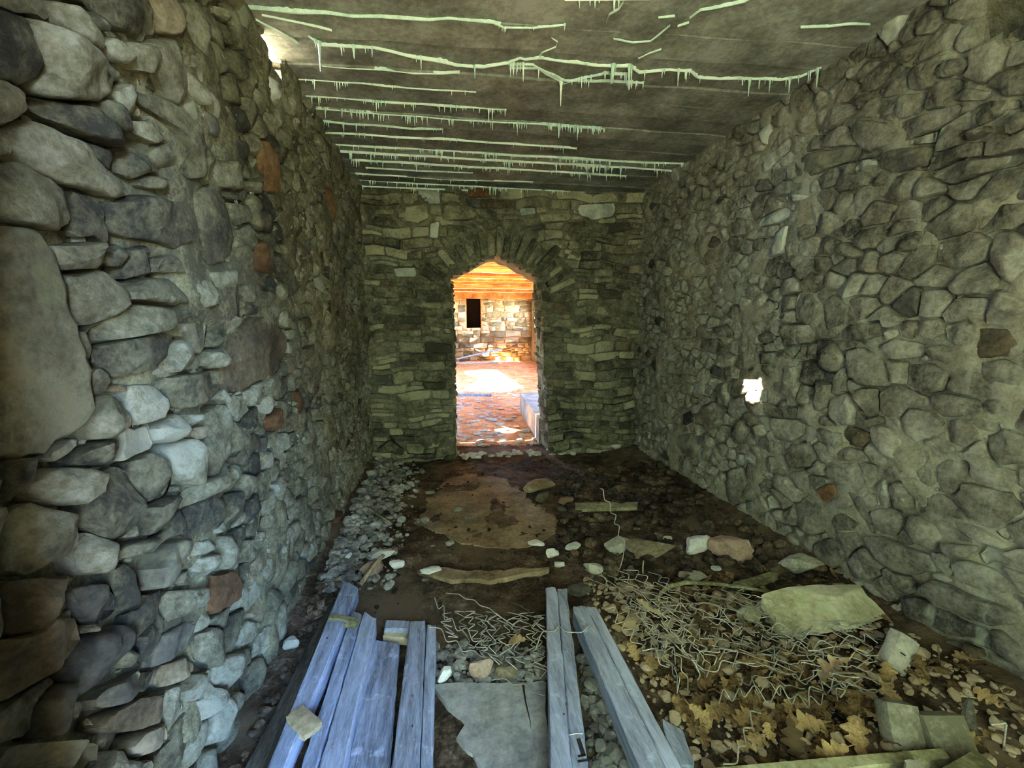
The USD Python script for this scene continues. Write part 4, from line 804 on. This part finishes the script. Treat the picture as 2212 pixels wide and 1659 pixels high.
plank('plank', 'wide sunken grey board between two higher planks on the left', 'PD', .025, 'weathered_wood', .4, seed=5)
plank('plank', 'broad blue-grey plank right of the wide sunken board', 'E1', .085, 'weathered_wood', .4, seed=6, extra=nails([(-.15, 1.55), (-.14, 1.42)], .101))
plank('plank', 'narrow plank with a broken end along the left edge of the bare concrete patch', 'E2', .075, 'weathered_wood', .4, seed=7)
plank('plank', 'left plank of the pair standing alone right of the bare concrete patch', 'I1', .09, 'weathered_wood', .4, seed=8, extra=nails([(.42, 1.42), (.40, 1.38)], .106))
mark = joined([box_mesh(.418, .432, 1.225, 1.285, .0995, .1015), box_mesh(.405, .432, 1.222, 1.228, .0995, .1015), box_mesh(.400, .440, 1.205, 1.211, .0995, .1015)])
plank('plank', 'plank with a small black corner mark, right one of the lone pair', 'I2', .085, 'weathered_wood', .4, seed=9, extra=[('black_mark', mark, 'black_paint'), ('staple', tube([(.395, 1.302, .1015), (.425, 1.302, .1035), (.445, 1.300, .1015)], .0015, 5), 'wire_metal')])
plank('plank', 'slanting grey plank beside the wire heap, left one of its pair', 'J1', .085, 'weathered_wood', .4, seed=10)
plank('plank', 'slanting grey plank against the wire heap, right one of its pair', 'J2', .08, 'weathered_wood', .4, seed=11)
obj('broken_board', rough_slab(PL['K'][1], .055, .025, 9), 'weathered_wood', None, 25, 'pale splintered board end right of the slanting plank pair', 'board')
plank('wood_offcut', 'short grey offcut laid across the far end of the sunken board', 'F1', .025, 'weathered_wood', seed=12, cat='wood offcut')
plank('wood_offcut', 'short tan offcut with fresh yellow wood in front of the sunken board end', 'F2', .04, 'tan_wood', seed=13, cat='wood offcut')
plank('plank', 'mossy plank lying across the bottom right corner in front of the leaves', 'R1', .05, 'mossy_wood', seed=14)
plank('wood_block', 'cut end of a thick board in the bottom right corner', 'R2', .10, 'mossy_wood', .5, seed=15, cat='wood block')
plank('wood_block', 'small worn block left of the thick board end in the bottom right corner', 'R3', .09, 'block_concrete', .3, seed=16, cat='block')
plank('plank', 'weathered plank lying along the foot of the right wall', 'R7', .035, 'mossy_wood', seed=17)
plank('plank', 'short plank leaning toward the right wall behind the boulder', 'S2', .035, 'mossy_wood', seed=18)
plank('plank', 'thin pale plank lying crosswise on the dark floor in mid room', 'S3', .028, 'mossy_wood', seed=19)

def brick(name, label, c, size, yaw, pitch, m, seed, hole=None, cat='block', roll=0):
    b = trimesh.creation.box(size); b = b.subdivide().subdivide(); V = np.array(b.vertices); h = np.array(size) / 2; e = np.sort(h - np.abs(V), 1)[:, 1]
    V -= np.sign(V) * np.clip(.008 - e, 0, .008)[:, None] * .7; V += .010 * np.stack([fbm(V + seed + k, 12, 3) for k in range(3)], -1); b.vertices = V
    R = trimesh.transformations.euler_matrix(roll, pitch, yaw); R[:3, 3] = c
    b.apply_transform(R)
    if hole is None: return obj(name, b, m, None, 30, label, cat)
    t = thing(name, label, cat); obj('body', b, m, t, 30)
    cyl = trimesh.creation.cylinder(.010, .004, sections=14); cyl.apply_translation(hole); cyl.apply_transform(R); obj('hole', cyl, 'dark_void', t, 30)
    return t
brick('concrete_block', 'upright worn block left of its twin among leaves near the bottom right corner', (1.60, 1.19, .07), (.12, .075, .15), -.25, .1, 'block_concrete', 3, roll=-.55)
brick('concrete_block', 'squarish worn block right of its twin, just above the bottom right planks', (1.72, 1.135, .06), (.15, .08, .14), -.2, -.05, 'block_concrete', 4, roll=-.6)
brick('concrete_block', 'pale block with a small dark hole leaning near the right wall', (1.93, 1.48, .09), (.10, .07, .16), -.35, .55, 'block_concrete', 5, hole=(-.01, -.037, .0), roll=-.35)
brick('wood_chunk', 'short grey wood offcut wedged across the two narrow left planks near their far ends', (-.50, 2.03, .108), (.15, .055, .035), -.32, .08, 'mossy_wood', 6, cat='wood offcut')
brick('wood_chunk', 'muddy tan wood chunk lying across the left planks near the viewer', (-.52, 1.48, .112), (.13, .075, .035), -.75, .06, 'tan_wood', 7, cat='wood offcut')
obj('dark_stake', tube([(1.86, 1.16, -.02), (1.865, 1.165, .06), (1.862, 1.17, .13), (1.86, 1.17, .16)], [.02, .022, .016, .004], 7), 'dark_wood', None, 30, 'dark pointed wood shard standing right of the two worn blocks', 'shard')
obj('bent_nail', tube([(1.86, 1.10, .12), (1.905, 1.09, .13), (1.908, 1.09, .12), (1.905, 1.085, .03), (1.93, 1.07, .015)], .003, 6), 'wire_metal', None, True, 'thin bent wire hook standing in the bottom right corner', 'wire')
obj('branch', tube([(1.09, 2.05, .02), (1.106, 2.068, .04), (1.194, 2.123, .06), (1.317, 2.144, .065), (1.475, 2.124, .055), (1.619, 2.084, .045), (1.802, 2.026, .03)], [.006, .010, .012, .012, .011, .010, .007], 8), 'mossy_wood', None, True, 'long curved bare branch arching behind the wire heap', 'branch')
obj('stick', tube([(2.129, 4.347, .04), (2.2, 4.2, .035), (2.272, 4.046, .04)], [.012, .016, .010], 6), 'brick_clay', None, True, 'reddish stick lying at the foot of the right wall by the far corner', 'stick')
obj('stick', tube([(1.168, 2.362, 0), (1.167, 2.365, .05), (1.17, 2.365, .085)], [.005, .005, .004], 6), 'mossy_wood', None, True, 'thin upright stick standing behind the wire heap', 'stick')
obj('stick', tube([(.30, 2.20, .02), (.36, 2.12, .04), (.40, 2.05, .05), (.41, 1.98, .03)], [.004, .005, .004, .003], 6), 'dark_wood', None, True, 'crooked thin twig rising from the wire left of the lone plank pair', 'twig')
obj('stick', tube([(-.68, 3.5, .10), (-.55, 3.35, .07), (-.42, 3.22, .04)], [.007, .008, .006], 6), 'mossy_wood', None, True, 'slim lath lying on the gravel by the left wall', 'stick')
obj('stick', tube([(-.50, 2.42, .05), (-.44, 2.55, .09), (-.40, 2.64, .10)], [.014, .014, .012], 6), 'tan_wood', None, True, 'short grey peg behind the far end of the long narrow plank', 'peg')

# ------------------------------------------------------------------ loose stones, each by itself
for i, (key, hk, boxy, m, yaw, label) in enumerate([
    ('boulder', .62, .86, 'boulder', -.12, 'big pale mossy boulder, largest loose rock, lying at right before the right wall'),
    ('chip', .55, .3, 'boulder', .4, 'grey rock leaning against the left end of the big boulder'),
    ('whiteslab', .6, .6, 'white_stone', .2, 'flat whitish slab on top of the rubble at left behind the planks'),
    ('brick', .75, .75, 'brick_clay', .5, 'brownish broken brick in front of the flat whitish slab at left'),
    ('white1', .7, .3, 'white_stone', .3, 'bright white stone right of the broken brick at left'),
    ('white2', .7, .35, 'white_stone', 1., 'bright white stone left of the flat whitish slab'),
    ('ridgewhite', .55, .4, 'white_stone', .1, 'flat white stone at the left end of the concrete ridge in mid floor'),
    ('roundwhite', .8, .25, 'white_stone', 0, 'round pale stone in mid floor before the plank pair'),
    ('white3', .6, .3, 'white_stone', .2, 'jagged white stone right of the round pale stone'),
    ('shard', .7, .5, 'white_stone', -.2, 'thin white shard left of the jagged white stone'),
    ('beige', .75, .3, 'brick_clay', .1, 'beige pinkish stone at the left end of the thin crosswise plank'),
    ('greyrock', .8, .3, 'stone_brown', .5, 'dull grey-brown rock left of the beige pinkish stone'),
    ('small1', .8, .3, 'gravel', 0, 'small pale chip below the beige pinkish stone'),
    ('flake', 1., .5, 'tan_wood', .3, 'long tan flake tilted up behind the dull grey-brown rock'),
    ('block', .9, .65, 'block_concrete', 0, 'dusty oblong stone behind the upright zigzag wire'),
    ('mound', .75, .3, 'stone_brown', .1, 'low tan-brown slab right of the upright zigzag wire'),
    ('paleslab', .8, .35, 'white_stone', .2, 'pale grey slab in the middle of the right-hand rubble'),
    ('slabr', .8, .35, 'brick_clay', -.2, 'brownish slab right of the pale grey slab'),
    ('whitedot', .8, .3, 'white_stone', 0, 'small bright white stone below the pale grey slab'),
    ('pale2', .8, .3, 'block_concrete', -.4, 'rounded pale stone at the far left corner of the wire heap'),
    ('roundgrey', .85, .5, 'block_concrete', 0, 'smooth rounded grey stone against the right wall at the end of the leaning plank'),
    ('flatgrey', .8, .3, 'block_concrete', 0, 'small flat grey stone behind the curved branch'),
    ('tan', .9, .45, 'brick_clay', .2, 'tan orange stone at the far edge of the bare concrete patch'),
    ('white4', .8, .3, 'white_stone', .5, 'crumpled white lump at the far left corner of the bare concrete patch'),
    ('tan2', .8, .3, 'stone_brown', .1, 'brown stone right of the tan orange stone'),
    ('dark', .7, .3, 'stone_dark', .1, 'dark rock between the far ends of the two right plank pairs'),
    ('small2', .7, .3, 'gravel', 0, 'small pinkish chip below the round pale stone'),
    ('brownr', .8, .4, 'stone_brown', 0, 'small brown stone at the foot of the right wall near the viewer'),
    ('nearwall', .8, .3, 'block_concrete', 0, 'grey stone at the foot of the left wall beside the dark low plank'),
    ('far1', .8, .5, 'white_stone', 0, 'whitish stone at the foot of the far wall right of the doorway'),
    ('far2', .8, .4, 'white_stone', .4, 'whitish stone in the far right corner of the chamber'),
    ('blk', .9, .7, 'stone_brown', 0, 'small square brown stone beside the thin upright stick'),
    ('mid', .8, .3, 'gravel', .3, 'small grey stone behind the low tan-brown slab'),
    ('grey5', .35, .3, 'leaf_tan', .5, 'tan flat flake of wood in the wire beside the slanting planks')]):
    x, y, w, h = ST[key]; z = float(floor_z(np.array(x), np.array(y)))
    d = w * .62 if key != 'boulder' else .26
    hh = h * hk * (1.0 if key != 'boulder' else 1.0)
    rk = rotz(rock(w * 1.05, d, hh * 1.1, 200 + i, 4 if key == 'boulder' else 2, boxy=boxy if key == 'boulder' else min(.85, boxy + .2), rough=.10 if key == 'boulder' else .16, planes=5 if key == 'boulder' else 16), yaw)
    obj('boulder' if key == 'boulder' else 'loose_stone', moved(rk, (x + .06 * (key == 'boulder'), y + d * .45 - .03 * (key == 'boulder'), z + .006)), m, None, 40 if key == 'boulder' else 18, label, 'boulder' if key == 'boulder' else 'stone')

# ------------------------------------------------------------------ chain-link fence wire
def link_wire(pts, r=.0022, soft=.42):
    P = np.asarray(pts, float); Q = [P[0]]
    for i in range(1, len(P) - 1):
        Q += [P[i] + (P[i - 1] - P[i]) * soft * .5, P[i] + (P[i - 1] + P[i + 1] - 2 * P[i]) * soft * .14, P[i] + (P[i + 1] - P[i]) * soft * .5]
    return tube(np.array(Q + [P[-1]]), r, 5)
def sheet(root, quad, nw, nk, seed, zamp=.10, warp=.10, base=.03, skip=.0, r=.0022):
    gg = np.random.default_rng(seed); A, B, C_, D = map(np.array, quad)
    for i in range(nw):
        if gg.random() < skip: continue
        k0, k1 = int(gg.integers(0, max(1, nk // 5))), nk - int(gg.integers(0, max(1, nk // 4))); a = (i + np.arange(k0, k1) % 2 * 1.06) / nw; b = np.arange(k0, k1) / nk
        xy = np.outer((1 - a) * (1 - b), A) + np.outer(a * (1 - b), B) + np.outer(a * b, C_) + np.outer((1 - a) * b, D)
        S = np.c_[xy, np.full(len(a), seed * 2.7)]
        xy = xy + warp * 2 * np.stack([fbm(S, 2.6, 3, seed), fbm(S, 2.6, 3, seed + 20)], -1)
        z = base + zamp * np.abs(fbm(S, 3.2, 2, seed + 40)) * 2 + zamp * .5 * (fbm(S, 6, 2, seed + 60)) + np.where(np.arange(len(a)) % 2, .012, -.006) + gg.normal(0, .008, len(a)) + abs(gg.normal(0, .012))
        z = np.maximum(z, floor_z(xy[:, 0], xy[:, 1]) + .006)
        P = np.c_[xy + gg.normal(0, .006, xy.shape) + gg.normal(0, .014, 2) + .03 * fbm(np.c_[xy, np.full(len(a), i * 1.3)], 5, 2)[:, None] * gg.normal(0, 1.6, 2), z]
        if len(P) > 4: obj('wire', link_wire(P, r), 'wire_metal', root, smooth=True)
fence = thing('chain_link_fence', 'crumpled heap of chain-link fence wire sprawling over the floor at right', 'fence wire')
sheet(fence, [(.80, 2.42), (1.72, 1.98), (1.68, 1.36), (.86, 1.46)], 21, 19, 1, skip=.12)
sheet(fence, [(1.98, 1.66), (1.72, 1.30), (1.0, 1.36), (.84, 2.28)], 15, 24, 2, zamp=.13, base=.04, skip=.15)
sheet(fence, [(1.35, 2.05), (2.0, 1.62), (1.95, 1.42), (1.25, 1.45)], 9, 9, 3, zamp=.12)
sheet(fence, [(.80, 2.0), (1.1, 2.0), (1.05, 1.42), (.84, 1.45)], 8, 17, 5, zamp=.12, warp=.05)
sheet(fence, [(.60, 1.72), (.72, 1.72), (.70, 1.38), (.62, 1.36)], 4, 12, 6, zamp=.08, warp=.03)
for P in ([(.9, 2.412, .541), (.918, 2.412, .534), (.926, 2.41, .467), (.964, 2.41, .451), (.963, 2.405, .386), (1.001, 2.40, .375), (.988, 2.40, .317), (1.024, 2.40, .306), (1.015, 2.40, .232), (1.057, 2.395, .214), (1.051, 2.39, .118), (1.027, 2.38, .038), (.983, 2.37, .024)],
          [(1.502, 1.50, .13), (1.54, 1.49, .135), (1.563, 1.485, .125), (1.545, 1.465, .115), (1.51, 1.455, .11), (1.505, 1.445, .115), (1.54, 1.435, .115), (1.56, 1.43, .10), (1.545, 1.41, .095), (1.51, 1.40, .09), (1.50, 1.39, .095), (1.535, 1.375, .09), (1.555, 1.365, .08), (1.53, 1.345, .07), (1.50, 1.335, .06)]):
    obj('wire', link_wire(P, .003), 'wire_metal', fence, smooth=True)
obj('wire', link_wire([(.86, 1.13, .10), (.92, 1.14, .08), (.95, 1.18, .10), (.99, 1.19, .08), (1.01, 1.24, .10), (1.06, 1.25, .08), (1.08, 1.30, .10), (1.13, 1.30, .08)], .0028), 'wire_metal', fence, smooth=True)
fence = thing('chain_link_fence', 'smaller tangle of chain-link wire between the left planks and the lone plank pair', 'fence wire')
sheet(fence, [(-.08, 2.16), (.50, 2.05), (.46, 1.66), (.02, 1.78)], 9, 13, 7, zamp=.06, warp=.07)
sheet(fence, [(.10, 2.05), (.49, 2.02), (.46, 1.60), (.08, 1.72)], 8, 11, 8, zamp=.08, warp=.06)
for P in ([(-.02, 2.30, .03), (.02, 2.24, .06), (.05, 2.25, .05), (.08, 2.17, .07), (.13, 2.17, .06), (.15, 2.09, .08), (.20, 2.09, .06), (.22, 2.02, .08), (.27, 2.0, .05), (.32, 1.95, .04)],
          [(-.08, 2.22, .06), (-.06, 2.13, .05), (-.03, 2.14, .07), (-.03, 2.04, .05), (.01, 2.03, .07), (.03, 1.95, .05), (.08, 1.95, .07), (.10, 1.87, .05), (.15, 1.86, .06)],
          [(-.10, 1.93, .105), (-.04, 1.93, .09), (-.02, 1.86, .07), (.03, 1.88, .06), (.05, 1.80, .06), (.10, 1.82, .05), (.13, 1.76, .06), (.19, 1.77, .04), (.22, 1.72, .05)],
          [(.17, 1.66, .03), (.22, 1.65, .04), (.25, 1.62, .03), (.30, 1.61, .04), (.32, 1.57, .03), (.37, 1.55, .03)],
          [(.38, 1.78, .05), (.42, 1.83, .10), (.47, 1.80, .113), (.50, 1.84, .113), (.52, 1.79, .112), (.60, 1.79, .10), (.64, 1.82, .11), (.66, 1.78, .10), (.62, 1.72, .09), (.64, 1.66, .06)]):
    obj('wire', link_wire(P, .0026), 'wire_metal', fence, smooth=True)

# ------------------------------------------------------------------ leaves
def leaf(L, seed):
    gg = np.random.default_rng(seed); n = 23; s = np.linspace(0, 1, n); lob = (.05 + .33 * np.sin(np.pi * s ** .75) * (.30 + .70 * np.abs(np.sin(s * 3.6 * np.pi + gg.uniform(0, 1)))))
    lob[0] = .02; lob[-1] = .02; c1, c2 = gg.normal(0, .5), gg.normal(0, .45); V = []
    for si, w in zip(s, lob):
        for k in (-1, -.5, 0, .5, 1): V.append((L * (si - .5), L * w * k, L * (c1 * .5 * (si - .5) ** 2 + c2 * (w * k) ** 2 * 1.6 + .03 * gg.normal() * abs(k))))
    I = np.arange(n * 5).reshape(n, 5); q = np.stack([I[:-1, :-1], I[1:, :-1], I[1:, 1:], I[:-1, 1:]], -1).reshape(-1, 4); F = np.vstack([q[:, [0, 1, 2]], q[:, [0, 2, 3]]]); V = np.array(V)
    t = V + [0, 0, L * .012]; nV = len(V); m = trimesh.Trimesh(np.vstack([t, V]), np.vstack([F, F[:, ::-1] + nV]), process=False)
    stalk = tube([(L * .48, 0, L * c1 * .12), (L * .75, 0, L * (c1 * .12 + .05))], [L * .018, L * .01], 4); return joined([m, stalk])
def place_leaf(x, y, L, seed, lift=.02):
    gg = np.random.default_rng(seed); m = leaf(L, seed); m.apply_transform(trimesh.transformations.euler_matrix(gg.normal(0, .4), gg.normal(0, .4), gg.uniform(0, 6.28)))
    m.apply_translation((x, y, float(floor_z(np.array(x), np.array(y))) + lift - min(0, m.bounds[0][2]))); return m
pp = Polygon(PL['leaves'][1]); gg = np.random.default_rng(81); k = 0
for i, (x, y, L, lift, lb) in enumerate([
    (1.52, 1.40, .15, .06, 'large orange-brown oak leaf hanging under the thick bright wire curl'),
    (1.60, 1.44, .12, .04, 'brown leaf right of the thick bright wire curl, toward the holed block'),
    (1.70, 1.30, .12, .03, 'star-shaped dry leaf just behind the two worn blocks'),
    (1.57, 1.24, .11, .03, 'dry leaf touching the left side of the left worn block'),
    (1.46, 1.27, .13, .04, 'pale dry leaf in the middle of the leaf drift'),
    (1.40, 1.17, .12, .02, 'dry leaf just behind the mossy plank, below the middle of the drift'),
    (1.29, 1.15, .11, .02, 'dark dry leaf just behind the mossy plank, left of middle'),
    (1.30, 1.27, .12, .04, 'broad brown leaf left of the middle of the leaf drift'),
    (1.17, 1.19, .11, .03, 'yellowish leaf beside the short bright wire at the bottom'),
    (1.05, 1.24, .11, .02, 'brown leaf between the short bright wire and the splintered board'),
    (1.16, 1.34, .10, .03, 'tan leaf under the near edge of the wire heap'),
    (1.38, 1.40, .11, .04, 'brown leaf poking through the near edge of the wire heap')]):
    obj('dry_leaf', place_leaf(x, y, L, 400 + i, lift), 'leaf_brown' if i % 3 else 'leaf_tan', None, True, lb, 'leaf')
for i, (x, y, L, lb) in enumerate([(.99, 1.90, .16, 'single tan oak leaf caught in the wire beside the slanting plank pair'), (.30, 1.83, .09, 'small tan leaf standing in the smaller wire tangle'), (1.20, 1.78, .12, 'brown leaf under the wire in the middle of the big heap'), (1.42, 1.70, .12, 'brown leaf under the wire left of the big boulder')]):
    obj('dry_leaf', place_leaf(x, y, L, 450 + i, .06), 'leaf_tan' if i < 2 else 'leaf_brown', None, True, lb, 'leaf')
ms = {'leaf_brown': [], 'leaf_tan': []}
while k < 520:
    q = gg.uniform((.82, .95), (2.2, 2.3)); inside = pp.contains(Point(q))
    if not inside and gg.random() > .28: continue
    ms['leaf_brown' if gg.random() < .7 else 'leaf_tan'].append(place_leaf(q[0], q[1], gg.uniform(.035, .10), 500 + k, .004 + .02 * gg.random() * inside)); k += 1
obj('leaf_litter', joined(ms['leaf_brown']), 'leaf_brown', None, True, 'small brown leaf scraps carpeting the floor under and around the wire heap', 'leaf litter', kind='stuff')
obj('leaf_litter', joined(ms['leaf_tan']), 'leaf_tan', None, True, 'small pale leaf scraps mixed into the brown litter at bottom right', 'leaf litter', kind='stuff')

# ------------------------------------------------------------------ the hall beyond the doorway
H0, H1 = HALL_Y0, HALL_Y1
root = thing('floor_hall', 'orange-brown littered floor of the hall beyond the doorway', kind='structure')
def hall_z(x, y): P = np.stack([x, y, np.zeros(np.shape(x))], -1); return .09 * fbm(P, .8, 4, 5) + .03 * fbm(P, 6, 3, 6) - .03
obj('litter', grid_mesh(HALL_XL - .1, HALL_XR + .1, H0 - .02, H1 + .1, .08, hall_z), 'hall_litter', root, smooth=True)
cr = []
for i in range(420):
    y = H0 + 6.5 * gg.random() ** 1.8; x = -.3 + 2.0 * gg.random(); s = gg.uniform(.02, .10); cr.append(moved(rotz(rock(s * 1.5, s, s * .4, 700 + i % 20, 1), gg.uniform(0, 6)), (x, y, float(hall_z(np.array(x), np.array(y))) - .004)))
obj('stone_chips', joined(cr), 'gravel', root, smooth=False, kind='stuff')
root = thing('ceiling_hall', 'hall ceiling of board-marked concrete with drop beams, orange floor glow put into its colour', kind='structure')
obj('roof_slab', box_mesh(HALL_XL - .5, HALL_XR + .5, H0 + .05, H1 + .4, HALL_Z + .06, HALL_Z + .3), 'hall_glow_concrete', root, smooth=False)
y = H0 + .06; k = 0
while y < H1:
    w = .22 + .10 * (k % 3 == 0); drop = .0 + .03 * gg.random(); obj('concrete_strip', box_mesh(HALL_XL - .1, HALL_XR + .1, y, y + w - .015, HALL_Z - drop, HALL_Z + .1), 'hall_glow_concrete', root, smooth=False); y += w; k += 1
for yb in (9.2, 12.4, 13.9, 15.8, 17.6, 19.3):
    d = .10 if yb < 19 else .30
    obj('beam', box_mesh(HALL_XL - .1, HALL_XR + .1, yb, yb + .22, HALL_Z - d, HALL_Z + .05), 'hall_glow_concrete', root, smooth=False)
    obj('lime_crust', tube([(x, yb - .005 + .01 * math.sin(x * 7), HALL_Z - .012 - .01 * math.sin(x * 5 + yb)) for x in np.linspace(HALL_XL, HALL_XR, 40)], .016, 5), 'lime', root, smooth=True)
root = thing('wall_hall_end', 'rubble end wall of the sunlit hall with one small dark window under the ceiling', kind='structure')
W_E = Wall((0, H1, 0), (1, 0, 0), (0, 0, 1), (0, -1, 0), amp=.04, seed=9)
WIN = Polygon([(.93, 1.43), (1.62, 1.44), (1.60, 2.72), (.92, 2.72)])
reg = sbox(HALL_XL, -.1, HALL_XR, HALL_Z + .1).difference(WIN)
build_wall(W_E, root, [], courses(reg, .14, .30, .22, .55, 77), {'': 'hall_stone', 'brown': 'stone_brown'}, 'hall_glow_concrete', reg, 9, gap=.012, step=.08, fill_h=(.02, .06), mort=(-.03, .03))
core(W_E, root, sbox(HALL_XL - .4, -.3, HALL_XR + .4, HALL_Z + .3).difference(WIN), .08, .6, 'hall_glow_concrete')
obj('window_recess', box_mesh(.3, 2.3, H1 + 1.5, H1 + 1.6, 1.0, 3.2), 'dark_void', root, smooth=False)
for b in ((.3, .4, H1 + .55, H1 + 1.6, 1.0, 3.2), (2.2, 2.3, H1 + .55, H1 + 1.6, 1.0, 3.2), (.3, 2.3, H1 + .55, H1 + 1.6, .95, 1.05), (.3, 2.3, H1 + .55, H1 + 1.6, 3.1, 3.2)):
    obj('recess_side', box_mesh(*b), 'dark_void', root, smooth=False)
root = thing('wall_hall_left', 'left wall of the hall, broken open where the sun shines in', kind='structure')
W_HL = Wall((HALL_XL, 0, 0), (0, 1, 0), (0, 0, 1), (1, 0, 0), amp=.0, seed=10)
SUNGAP = Polygon([(14.884, 1.08), (15.069, 1.778), (13.801, 1.778), (10.404, 1.843), (9.935, 1.612), (10.105, 1.066), (10.556, .948), (12.718, 1.242), (13.705, 1.05)])
SMALLGAP = Polygon([(6.132, 1.124), (6.205, 1.233), (6.009, 1.328), (5.863, 1.265), (5.915, 1.149)]).buffer(.02)
cut = unary_union([SUNGAP, SMALLGAP, sbox(18.4, 1.9, 19.2, 2.6)])
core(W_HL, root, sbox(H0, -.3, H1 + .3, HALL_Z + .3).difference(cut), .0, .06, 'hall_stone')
root = thing('wall_hall_right', 'right wall of the hall with a bright opening full of green leaves at its far end', kind='structure')
W_HR = Wall((HALL_XR, 0, 0), (0, 1, 0), (0, 0, 1), (-1, 0, 0), amp=0, seed=11)
core(W_HR, root, sbox(H0, -.3, H1 + .3, HALL_Z + .3).difference(sbox(16.4, 1.45, 18.9, 2.75)), .0, .3, 'hall_stone')
obj('concrete_kerb', trimesh.creation.extrude_polygon(Polygon([(1.17, 5.40), (1.30, 7.6), (2.2, 7.6), (2.2, 5.40)]), .33, engine='earcut'), 'floor_concrete', None, False, 'low grey concrete kerb just beyond the doorway at its right', 'kerb')
obj('white_post', box_mesh(.098, .118, 5.44, 5.48, -.05, .42), 'white_stone', None, False, 'thin white upright strip behind the left doorway jamb', 'strip')
for i, (a, b, r_, lb) in enumerate([((-.2, 17.5, .06), (2.4, 18.6, .55), .035, 'long pale pole slanting up against the hall end wall'), ((-.4, 16.6, .08), (2.0, 16.9, .10), .04, 'pale pole lying flat at the far end of the hall'), ((.1, 9.3, .05), (.95, 9.1, .06), .035, 'grey pole lying on the hall floor left of the sun patch')]):
    obj('pole', tube([a, tuple((np.array(a) + b) / 2 + [0, 0, .01]), b], r_, 7), 'weathered_wood', None, True, lb, 'pole')
bush = []
for i in range(420):
    p = np.array([HALL_XR + .75 + 1.0 * gg.random(), 16.0 + 3.4 * gg.random(), .8 + 1.9 * gg.random()]); m = leaf(gg.uniform(.10, .22), 900 + i % 25); m.apply_transform(trimesh.transformations.euler_matrix(*gg.uniform(0, 6, 3))); bush.append(moved(m, p))
t = thing('bush', 'green bush outside the bright opening at the far right of the hall', 'bush')
obj('foliage', joined(bush), 'leaf_green', t, True, kind='stuff')
for i in range(3): obj('stem', tube([(HALL_XR + .9, 16.6 + i, -.1), (HALL_XR + .8, 16.7 + i, 1.2), (HALL_XR + .8, 16.6 + i, 2.5)], [.03, .02, .008], 6), 'dark_wood', t)

# ------------------------------------------------------------------ outside
root = thing('ground', 'sunny grass outside the ruin with an added hill that blocks the sky at left', kind='structure')
def out_z(x, y): return np.where((np.abs(x - 1.4) < 3.2) & (y > -2) & (y < 20.5), -.4, -.08) + SKY_BLOCK_HILL * np.clip((-y - 4 - 1.5 * x) / 8, 0, 2.2) ** 1.3 * np.clip((-y - 5) / 4, 0, 1) + .1 * fbm(np.stack([x, y, x * 0], -1), .6, 3)
obj('grass', grid_mesh(-40, 40, -30, 45, .9, out_z), 'grass', root, smooth=True)
